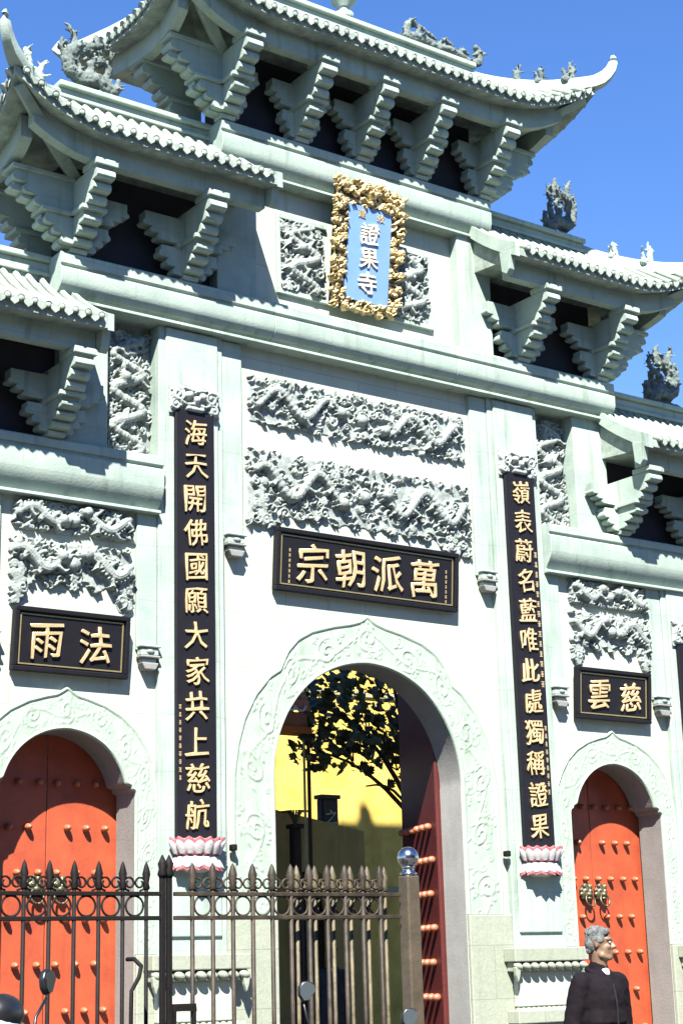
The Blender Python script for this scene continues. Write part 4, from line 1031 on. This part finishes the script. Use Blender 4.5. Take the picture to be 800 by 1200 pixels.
    for s in (-1, 1):
        e = MB(); e.ball(HP(s*.030, -.079, .014), (.010, .008, .006), 12, 8, H3); eo = e.build('eye', EYEW, root, smooth=True)
        e = MB(); e.ball(HP(s*.031, -.0875, .014), (.0055, .003, .0055), 10, 6, H3); e.build('pupil', EYEB, eo, smooth=True)
    return root
# facing dir angle: person faces local -Y; rz turns it
def face_rz(d): return math.atan2(d[0], -d[1])
camr = Vector((math.cos(YAW), -math.sin(YAW), 0)); camf = Vector((math.sin(YAW), math.cos(YAW), 0))
bd = camr*.55-camf*.83; hd = camr*.93-camf*.30
rz_b = face_rz(bd); rz_h = face_rz(hd)
person('person', (-4.135, -7.86, .12), rz_b, rz_h-rz_b, 'grey haired man in a black zip jacket standing before the right red doors', height=1.725, wide=.93)
person('person', (1.66, 3.2, .12), face_rz(-camf), .3, 'dim figure in a blue grey jacket beyond the central arch behind the fence', height=1.82, jacket=BLUEJ, hair=HAIRD, voxel=.012)

# =================================================================== SCOOTERS
def scooter(loc, rz, lean, label, paint, mirror_m, steer=0, sc=1.0, cowl=True):
    root = empty('motor_scooter', loc, rz); root.rotation_euler = (lean, 0, rz); tag(root, label, 'scooter', 'scooters parked by the fence'); root.scale = (sc, sc, sc)
    # local: x forward, z up; ground at z=0
    for x in (.62, -.60):
        b = MB(); b.tube([(x+.19*math.cos(t*PI/12), 0, .24+.19*math.sin(t*PI/12)) for t in range(25)], .05, 10, cap=False); w = b.build('wheel', RUBBER, root, smooth=True)
        b = MB(); b.tube([(x, -.03, .24), (x, .03, .24)], .14, 18); b.build('rim', POSTM, w)
    b = MB(); b.prism([(.30, .28), (.42, .30), (.56, .92), (.46, 1.02), (.38, .92), (.25, .42), (-.10, .34), (-.10, .28)], 'y', -.17, .17); b.build('leg_shield', paint, root, bevel=.04, auto=50)
    b = MB(); b.prism([(-.10, .30), (-.08, .68), (-.35, .74), (-.85, .82), (-.92, .70), (-.70, .40), (-.35, .28)], 'y', -.15, .15); b.build('rear_body', paint, root, bevel=.05, auto=50)
    b = MB(); b.prism([(-.05, .70), (-.08, .78), (-.40, .80), (-.80, .90), (-.84, .84), (-.40, .73)], 'y', -.13, .13); b.build('seat', PLAST, root, bevel=.03, auto=50)
    b = MB(); b.tube([(.62, 0, .24), (.50, 0, .80), (.44, 0, 1.02)], .03, 10); b.build('fork', PLAST, root, smooth=True)
    b = MB(); b.tube([(.60, .02, .48), (.74, 0, .47), (.84, 0, .36)], [.06, .08, .05], 10, squash=.5); b.build('front_mudguard', paint, root, smooth=True)
    b = MB(); b.ball((.46, 0, 1.05), (.12, .18, .13), 18, 12); hd_ = b.build('headlamp_shroud', paint, root, smooth=True)
    if cowl: b = MB(); b.ball((.44, 0, 1.17), (.085, .11, .08), 18, 12); b.build('instrument_cowl', PLAST, root, smooth=True)
    b = MB(); b.ball((.53, 0, 1.04), (.05, .07, .055), 16, 10); b.build('headlamp', MIRR, hd_, smooth=True)
    b = MB(); b.tube([(.36, -.34, 1.06), (.42, -.12, 1.05), (.42, .12, 1.05), (.36, .34, 1.06)], .014, 8); b.build('handlebar', PLAST, root, smooth=True)
    for s in (-1, 1):
        b = MB(); b.tube([(.37, s*.30, 1.06), (.35, s*.22, 1.06)], .02, 8); b.tube([(.37, s*.33, 1.06), (.35, s*.24, 1.06)], .019, 8); b.build('grip', RUBBER, root, smooth=True)
        b = MB(); b.tube([(.40, s*.20, 1.06), (.42, s*.25, 1.16), (.40, s*.30, 1.24)], .007, 6); b.build('mirror_stem', PLAST, root, smooth=True)
        b = MB(); b.prism([(s*.30+a*.052, 1.305+c*.058) for a, c in ((-.9, .3), (-.55, .85), (.1, 1.0), (.75, .75), (1, .2), (.8, -.5), (.2, -.95), (-.35, -.75))], 'x', .385, .415); mo = b.build('mirror', PLAST, root, bevel=.008, auto=50)
        b = MB(); b.prism([(s*.30+a*.044, 1.305+c*.050) for a, c in ((-.9, .3), (-.55, .85), (.1, 1.0), (.75, .75), (1, .2), (.8, -.5), (.2, -.95), (-.35, -.75))], 'x', .378, .384); b.build('mirror_glass', mirror_m, mo)
    return root
# local mirror left (+y) at (.40,.30,1.305): place so that it projects on the photo's mirrors
def place_scooter(target, rz, lean, side, **k):
    R = Matrix.Rotation(rz, 3, 'Z') @ Matrix.Rotation(lean, 3, 'X'); sc = (target[2]-.12)/(R @ Vector((.40, side*.30, 1.305))).z; k['sc'] = sc
    off = R @ (Vector((.40, side*.30, 1.305))*sc); p = Vector(target)-off; assert True; return scooter((p.x, p.y, .12 if abs(p.z-.12) < .12 else p.z), rz, lean, **k)
fa = math.atan2(camf.y, camf.x)
place_scooter((-6.538, -8.054, 1.50), fa+.35, math.radians(15), 1, label='dark scooter with pale blue mirrors parked before the central arch', paint=NAVY, mirror_m=MIRR, cowl=False)
place_scooter((-8.15, -8.16, 1.59), fa+1.25, math.radians(3), -1, label='pale blue scooter with a black mirror in the lower left corner', paint=SCOOT, mirror_m=PLAST)

# =================================================================== ADDED HOUSES BEHIND THE CAMERA (unseen, they block low sky light)
SHOPW = mat('grey_stucco', (.20, .19, .17), .9, var=.2, scale=.6, stain=.6); SHOPG = mat('dark_window_glass', (.03, .04, .05), .15)
for i, (x0, x1, h, lb) in enumerate(((-58, -40, 15, 'added unseen grey stucco house blocking sky light, leftmost'), (-39.8, -24, 18, 'tallest added unseen grey stucco house blocking sky light'), (-23.8, -8, 14, 'added unseen grey stucco house blocking sky light, straight across from the gate'), (-7.8, 9, 17, 'added unseen grey stucco house blocking sky light, with seven window columns'), (9.2, 30, 13, 'low wide added unseen grey stucco house blocking sky light, rightmost'))):
    hs_ = empty('added_house', (0, -36, .12)); tag(hs_, lb, 'building', 'added houses that block low sky light')
    b = MB(); b.box(x0, x1, -12, 0, 0, h); b.build('wall', SHOPW, hs_)
    b = MB(); b.box(x0-.1, x1+.1, -12.1, .4, h, h+.35); b.build('roof', SHOPW, hs_, bevel=.03)
    n = int((x1-x0)/2.4)
    for k in range(n):
        for f in range(int(h/3.3)):
            xa = x0+(k+.5)*(x1-x0)/n-.65; b = MB(); b.box(xa, xa+1.3, -.02, .04, 1.0+f*3.3, 2.7+f*3.3); w = b.build('window', SHOPG, hs_)
            b = MB(); b.box(xa-.08, xa+1.38, -.01, .14, .88+f*3.3, .99+f*3.3); b.build('sill', SHOPW, w)

# =================================================================== COURTYARD BEHIND THE ARCH
yw = empty('yellow_building', (5.4, 7.4, .12)); tag(yw, 'sunlit yellow plastered building seen through the central arch', 'building')
b = MB(); b.box(-1.75, 9, 0, 4, 0, 8.2); b.build('wall', YELL, yw)
b = MB(); b.box(-2.3, 9.5, -.8, 4.6, 8.2, 8.45); b.build('roof', DWOOD, yw, bevel=.02)
b = MB(); b.box(-1.75, 9, -.06, 0, 2.75, 2.85); b.build('string_course', CREAM, yw)
b = MB(); b.box(-1.75, 9, -.04, 0, 6.05, 6.15); b.build('string_course', CREAM, yw)
for x in (.9, 3.4): 
    b = MB(); b.box(x, x+1.1, -.05, .02, .9, 2.6); f_ = b.build('window', DWOOD, yw, bevel=.01)
sh = empty('side_hall', (0, 3.5, .12)); tag(sh, 'dark timber hall with pink tiles and orange eave at the left of the courtyard', 'building')
b = MB(); b.box(-4, 1.45, .8, 5, 0, 4.8); b.build('wall', DWOOD, sh)
b = MB(); b.box(-4, 1.60, -.05, .25, 4.70, 4.80); b.build('eave_board', ORANGE, sh, bevel=.01)
b = MB(); b.box(-4, 1.55, .0, .2, 4.80, 5.0); b.build('eave_board', PINKW, sh)
b = MB(); b.prism([(-.25, 4.98), (1.6, 6.2), (1.6, 6.4), (-.25, 5.12)], 'x', -4, 1.42); rfo = b.build('roof', PINKW, sh)
for i in range(16):
    x = 1.34-i*.17; b = MB(); b.tube([(x, -.26, 5.14), (x, 1.6, 6.40)], .05, 8); b.build('tile_roll', PINKW, rfo, smooth=True)
    b = MB(); b.tube([(x-.085+.085*math.cos(t*PI/6), -.28, 5.04-.07*math.sin(t*PI/6)) for t in range(7)], .018, 6); b.build('drip_tile', SHIRT, rfo, smooth=True)
b = MB(); b.tube([(1.50, 0.02, 0), (1.50, .02, 4.70)], .018, 10); b.build('post', CREAM, sh)
cw = empty('courtyard_wall', (3.0, 5.2, .12)); tag(cw, 'shaded cream wall with a dark arched opening low in the courtyard', 'wall')
mbw = MB(); 
for (w0, a), (w1, c) in zip([(.42, 0), (.42, 2.2), (.40, 2.45), (.33, 2.7), (.2, 2.9), (0.0, 3.0)], [(.42, 2.2), (.40, 2.45), (.33, 2.7), (.2, 2.9), (0.0, 3.0)]):
    for y in (0, .3):
        mbw.add([(-1.6, y, a), (-.25-w0, y, a), (-.25-w1, y, c), (-1.6, y, c)], [(0, 1, 2, 3)]); mbw.add([(-.25+w0, y, a), (.75, y, a), (.75, y, c), (-.25+w1, y, c)], [(0, 1, 2, 3)])
for y in (0, .3): mbw.add([(-1.6, y, 3.0), (.75, y, 3.0), (.75, y, 3.55), (-1.6, y, 3.95)], [(0, 1, 2, 3)])
mbw.build('wall', mat('ochre_plaster', (.55, .44, .16), .9, var=.25, scale=1.2, stain=.6), cw)
b = MB(); b.box(-.72, .22, .31, .36, 0, 3.05); b.build('door', DWOOD, cw)
# dark verse boards standing in the court
for (x, z0, z1, w, y, n, lb) in ((3.36, .12, 4.18, .15, 5.6, 2, 'dark post board with pale green characters in the courtyard shade'), (1.93, .12, 3.60, .06, 4.4, 0, 'slim dark post left of the verse board in the courtyard')):
    root = empty('courtyard_post', (x, y, z0)); tag(root, lb, 'post')
    b = MB(); b.box(-w, w, -.08, .08, 0, z1-z0); b.build('shaft', DWOOD, root, bevel=.02)
    b = MB(); b.box(-w-.03, w+.03, -.10, .10, z1-z0, z1-z0+.06); b.build('cap', DWOOD, root)
    for i in range(n): glyph('之之乏'[i], .24, mat('pale_green_letter', (.45, .52, .30), .6), root, (0, -.082, z1-z0-.28-.36*i), .01, bold=.03)
    if n == 0:
        b = MB()
        for q in range(16):
            a = q*2*PI/16; b.tube([(0, 0, z1-z0+.05), (.10*math.cos(a), .10*math.sin(a), z1-z0+.25), (.24*math.cos(a), .24*math.sin(a), z1-z0+.24)], [.012, .014, .003], 5)
        b.build('tuft', LEAF, root)
# the tree
tr = empty('broadleaf_tree', (3.72, 3.6, .95)); tag(tr, 'broadleaf tree in silhouette against the yellow building', 'tree')
def branch(mb, p, q, r0, r1, bend, n=6):
    p, q = Vector(p), Vector(q); pts = [p.lerp(q, i/n)+Vector(bend)*math.sin(PI*i/n) for i in range(n+1)]; mb.tube(pts, [r0+(r1-r0)*i/n for i in range(n+1)], 7); return pts
tb = MB(); branch(tb, (.9, 0, -.83), (-.1, 0, 2.9), .13, .09, (.05, 0, 0))
limbs = []
for q, rr in (((-1.5, 0, 4.2), .05), ((-1.9, .2, 3.7), .04), ((-.9, -.2, 5.3), .05), ((.3, .1, 5.6), .05), ((-1.1, 0, 3.2), .03), ((.9, 0, 4.8), .04)):
    limbs.append(branch(tb, (-.1, 0, 2.6), q, rr, .012, (0, 0, .25)))
for (x_, z_, r_) in [(-1.35, 4.35, .5), (-1.0, 4.9, .5), (-.55, 5.25, .6), (.35, 5.3, .6), (-.45, 4.35, .5), (.15, 4.2, .5), (-1.75, 3.95, .4), (-.7, 3.85, .4), (.75, 4.6, .6)]:
    for q in range(4):
        a_ = q*1.6+x_; branch(tb, (x_*.75, 0, z_-.4), (x_+r_*math.cos(a_)*.9, .3*math.sin(a_*2), z_+r_*.6*math.sin(a_)), .013, .004, (0, 0, .04), 4)
tb.build('trunk', BARK, tr, smooth=True)
rl = random.Random(5); lv = MB(); crown = []
def leaf_at(p, s):
    d = Vector((rl.uniform(-1, 1), rl.uniform(-1, .4), rl.uniform(-.8, .1))).normalized(); n = Vector((rl.uniform(-.5, .5), rl.uniform(-1, 0), rl.uniform(.2, 1))).normalized()
    sd = d.cross(n).normalized(); n = sd.cross(d)
    pts = [(0, 0), (.20, .30), (.10, .55), (.42, .50), (.30, .85), (.62, .80), (1.05, 0)]
    out = [p+d*a*s+sd*c*s*.62+n*(-.12*s*abs(c)-.15*s*a*a) for a, c in pts]+[p+d*a*s-sd*c*s*.62+n*(-.12*s*abs(c)-.15*s*a*a) for a, c in pts[::-1][1:-1]]
    lv.add([p+d*.5*s]+out, [(0, i+1, (i+1) % len(out)+1) for i in range(len(out))])
clus = [(-1.35, 4.35, .50), (-1.0, 4.9, .55), (-.55, 5.25, .6), (-.1, 4.9, .6), (.35, 5.3, .6), (-.45, 4.35, .55), (.15, 4.2, .5), (-1.75, 3.95, .36), (-1.2, 3.75, .40), (-.7, 3.85, .35), (.75, 4.6, .6), (.6, 5.8, .6), (-.2, 5.8, .5), (-1.6, 4.6, .4), (-1.1, 4.0, .5), (-.2, 3.75, .4), (-1.9, 4.3, .35), (.5, 3.75, .3), (-2.0, 3.6, .25), (1.2, 5.2, .6)]
for cx, cz, cr in clus:
    for k in range(int(120*cr)+6):
        v = Vector((rl.gauss(0, .62), rl.gauss(0, .7), rl.gauss(0, .42)))*cr; leaf_at(Vector((cx, 0, cz))+v, rl.uniform(.09, .20))
co2 = lv.build('crown', LEAF, tr, recalc=False)
bsh = empty('leafy_shrub', (2.0, 4.2, 5.0)); tag(bsh, 'dark leafy sprig rising over the pink hall roof', 'shrub')
lv = MB()
for k in range(150): leaf_at(Vector((rl.gauss(.05, .14), rl.gauss(0, .15), rl.uniform(-.3, 1.1))), rl.uniform(.07, .13))
lv.build('foliage', mat('mid_green_leaf', (.06, .09, .035), .6, var=.3), bsh, recalc=False)
b = MB(); b.tube([(.05, 0, -4.9), (.05, 0, .9)], .03, 6); b.build('stem', BARK, bsh)
